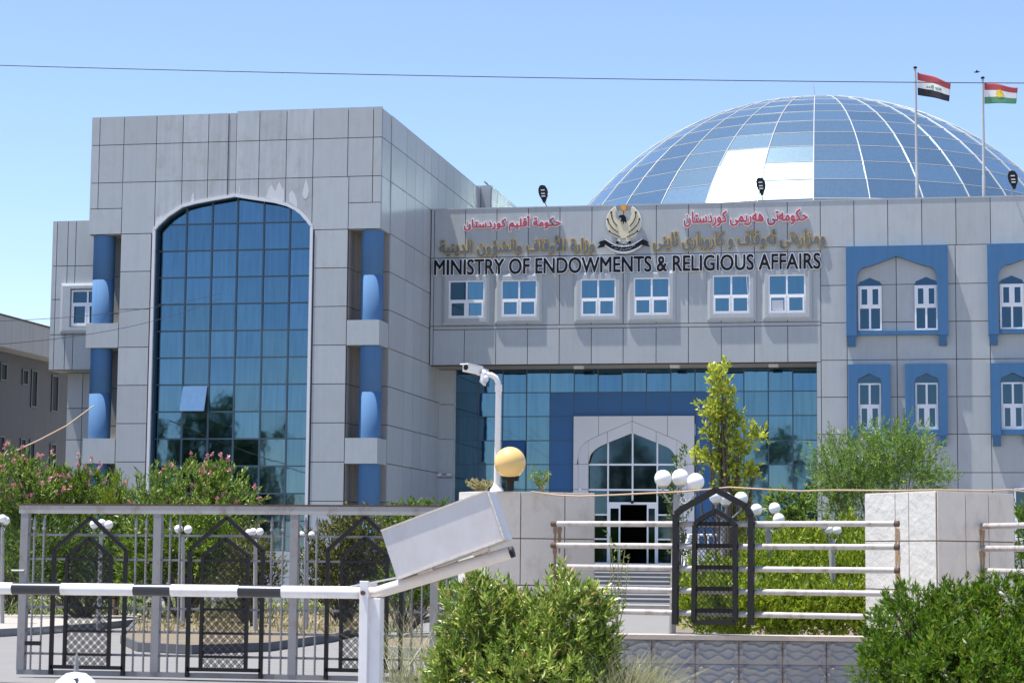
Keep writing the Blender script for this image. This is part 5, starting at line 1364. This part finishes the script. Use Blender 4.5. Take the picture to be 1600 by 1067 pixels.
# counterweight box
bl_, br_, tl_ = bp(620, 905, -.14), bp(787, 843, -.14), bp(595, 829, -.14)
m = MB(); ex = br_-bl_; ez_ = tl_-bl_; dep = np.array([0, .36, 0]); th = .006
nz2 = ez_/np.linalg.norm(ez_); nx2 = ex/np.linalg.norm(ex)
m.obox(bl_, ex, dep, ez_); bxo = m.build('counterweight_box', M['boxpaint'], BB)
m = MB()
m.bar(bl_+ez_-np.array([0, .004, 0]), bl_+ez_+ex-np.array([0, .004, 0]), .012, .012); m.bar(bl_-np.array([0, .004, 0]), bl_+ex-np.array([0, .004, 0]), .012, .012)
m.bar(bl_+ex+np.array([.004, -.004, 0]), bl_+ex+ez_+np.array([.004, -.004, 0]), .012, .012)
m.build('box_seam', M['pillar'], bxo)
bv = bxo.modifiers.new('bevel', 'BEVEL'); bv.width = .006; bv.segments = 2
for s0, s1 in ((.16, .30), (.68, .82)): m = MB(); m.obox(bl_+ex*s0-nz2*.03+np.array([0, .11, 0]), ex*(s1-s0), np.array([0, .08, 0]), nz2*.028); m.build('clamp', M['pipepaint'], bxo)
# post: two cheek plates
px0, px1, px2 = bp(566.5, 960)[0], bp(580, 960)[0], bp(597.5, 960)[0]
m = MB(); m.box(px0, px1, YBm-.10, YBm-.07, 0, bp(570, 907)[2]); m.box(px0+.01, px1+.02, YBm+.07, YBm+.10, 0, bp(570, 909)[2]); m.box(px1+.002, px2, YBm-.07, YBm+.05, 0, bp(590, 934)[2]); po = m.build('barrier_post', M['whitepaint'], BB)
bv = po.modifiers.new('bevel', 'BEVEL'); bv.width = .004; bv.segments = 2
m = MB(); pv = bp(573, 925.5); m.tube([(pv[0], YBm-.125, pv[2]), (pv[0], YBm+.12, pv[2])], .017, 10); m.build('pivot_bolt', M['rustrail'], BB)
m = MB(); m.obox(bp(548, 917, -.02), bp(622, 903, -.02)-bp(548, 917, -.02), (0, .05, 0), (0, 0, .012)); m.build('stay_bar', M['whitepaint'], BB)
# white domed bollard at the lower left
q = aD(119, 1050, 12.5)
BO = thing('bollard', 'white domed bollard with a black stripe and spike below the barrier boom', 'bollard', (q[0], q[1], 0))
m = MB(); zt_ = q[2]
m.lathe([(.14, 0), (.14, zt_-.16), (.155, zt_-.15), (.155, zt_-.12), (.115, zt_-.05), (.06, zt_-.006), (.001, zt_+.005)], (q[0], q[1], 0), 10, smooth=False); m.build('body', M['white'], BO)
m = MB(); m.lathe([(.012, zt_-.01), (.016, zt_+.03), (.010, zt_+.06), (.014, zt_+.09), (.002, zt_+.11)], (q[0], q[1], 0), 8); m.build('spike', M['steel'], BO)
m = MB(); m.bar((q[0]+.035, q[1]-.085, zt_-.03), (q[0]+.05, q[1]-.16, zt_-.16), .03, .012); m.build('stripe', M['boomblack'], BO)

# ---------------------------------------------------------------- trees across the street, seen mirrored in the glass
def mirror(px, py, Yg, Yt):
    d = ray(px, py); h = CAM+d*(Yg/d[1]); r_ = np.array([d[0], -d[1], d[2]]); return h+r_*((Yt-Yg)/r_[1])
def conifer(px, pyt, wpx, Yg, Yt, lab, seed):
    t = mirror(px, pyt, Yg, Yt); H = t[2]; dist = (Yg+abs(Yt-Yg))/math.cos(YAW); w_ = wpx*dist/F/2
    o = thing('conifer', lab, 'tree', (t[0], t[1], 0), 'trees across the street')
    m = MB(); m.tube([(t[0], t[1], 0), (t[0], t[1], H*.95)], [.25, .03], 7); m.build('trunk', M['bark'], o)
    rg = np.random.default_rng(seed); n = 420; hh = rg.uniform(.08, 1, n)**.8; a = rg.uniform(0, 6.28, n); rr = w_*(1-hh)**.8*rg.uniform(.3, 1.1, n)*(1+.25*np.sin(hh*40))+.1
    C_ = np.stack([t[0]+rr*np.cos(a), t[1]+rr*np.sin(a), hh*H], 1); D_ = np.stack([np.cos(a), np.sin(a), .2+0*a], 1); D_ /= np.linalg.norm(D_, axis=1)[:, None]
    leaf_obj('crown', leaves(C_, D_, 8, .9, .6, .22, seed, 60), M['l_far'], o)
def palm(px, pyt, Yg, Yt, lab, seed):
    t = mirror(px, pyt, Yg, Yt); H = t[2]-1.2
    o = thing('palm_tree', lab, 'tree', (t[0], t[1], 0), 'trees across the street')
    m = MB(); m.tube([(t[0], t[1], 0), (t[0]+.1, t[1], H*.5), (t[0], t[1], H)], [.3, .22, .25], 8); m.build('trunk', M['bark'], o)
    rg = np.random.default_rng(seed); n = 46; a = rg.uniform(0, 6.28, n); e = rg.uniform(-.7, 1.0, n); V = []
    for k in range(n):
        d = np.array([math.cos(a[k])*math.cos(e[k]), math.sin(a[k])*math.cos(e[k]), math.sin(e[k])]); s_ = np.array([-math.sin(a[k]), math.cos(a[k]), 0])*.22
        P_ = [np.array([t[0], t[1], H])+d*(2.2*q_)-np.array([0, 0, 1.1*q_*q_]) for q_ in (0, .35, .7, 1)]
        for i in range(3): V += [P_[i]-s_*(1-.2*i), P_[i]+s_*(1-.2*i), P_[i+1]+s_*(.8-.25*i), P_[i+1]-s_*(.8-.25*i)]
    leaf_obj('crown', np.array(V), M['l_far'], o)
YT = -42
conifer(303, 648, 34, GY, YT, 'tall dark conifer across the street mirrored in the arched glass, leftmost', 201)
conifer(338, 632, 62, GY, YT-4, 'broad dark conifer across the street mirrored in the arched glass', 202)
conifer(377, 700, 22, GY, YT, 'short conifer across the street mirrored in the arched glass', 203)
conifer(238, 655, 30, GY, YT-2, 'conifer across the street mirrored at the left edge of the arched glass', 204)
palm(447, 662, GY, YT, 'palm across the street mirrored at the right of the arched glass', 205)
palm(425, 690, GY, YT+3, 'lower palm across the street mirrored at the right of the arched glass', 206)
palm(1203, 688, YP, YT, 'palm across the street mirrored in the entrance glass, left one', 207)
palm(1222, 672, YP, YT-3, 'palm across the street mirrored in the entrance glass, right one', 208)
for px, py, w_, s_, lab in ((985, 672, 70, 211, 'rounded tree across the street mirrored in the arched doorway'), (1040, 735, 60, 212, 'lower tree across the street mirrored beside the doorway'), (1265, 735, 60, 213, 'tree across the street mirrored at the right of the entrance glass'), (750, 740, 60, 214, 'tree across the street mirrored at the left of the entrance glass'), (400, 745, 60, 215, 'bushy tree across the street mirrored low in the arched glass')):
    Yg = GY if px < 600 else YP
    t = mirror(px, py, Yg, YT-6); dist = Yg+abs(YT-6-Yg); r_ = w_*dist/F/2
    o = thing('street_tree', lab, 'tree', (t[0], t[1], 0), 'trees across the street')
    m = MB(); m.tube([(t[0], t[1], 0), (t[0], t[1], t[2]*.7)], [.3, .12], 7); m.build('trunk', M['bark'], o)
    H = t[2]; C_, D_ = blob_pts([((t[0], t[1], H*.62), (r_, r_, H*.36)), ((t[0]+r_*.5, t[1], H*.5), (r_*.6, r_*.6, H*.3)), ((t[0]-r_*.5, t[1], H*.45), (r_*.7, r_*.6, H*.3))], 340, s_, .4, .4)
    leaf_obj('crown', leaves(C_, D_, 9, .9, .5, .3, s_, 70), M['l_far'], o)
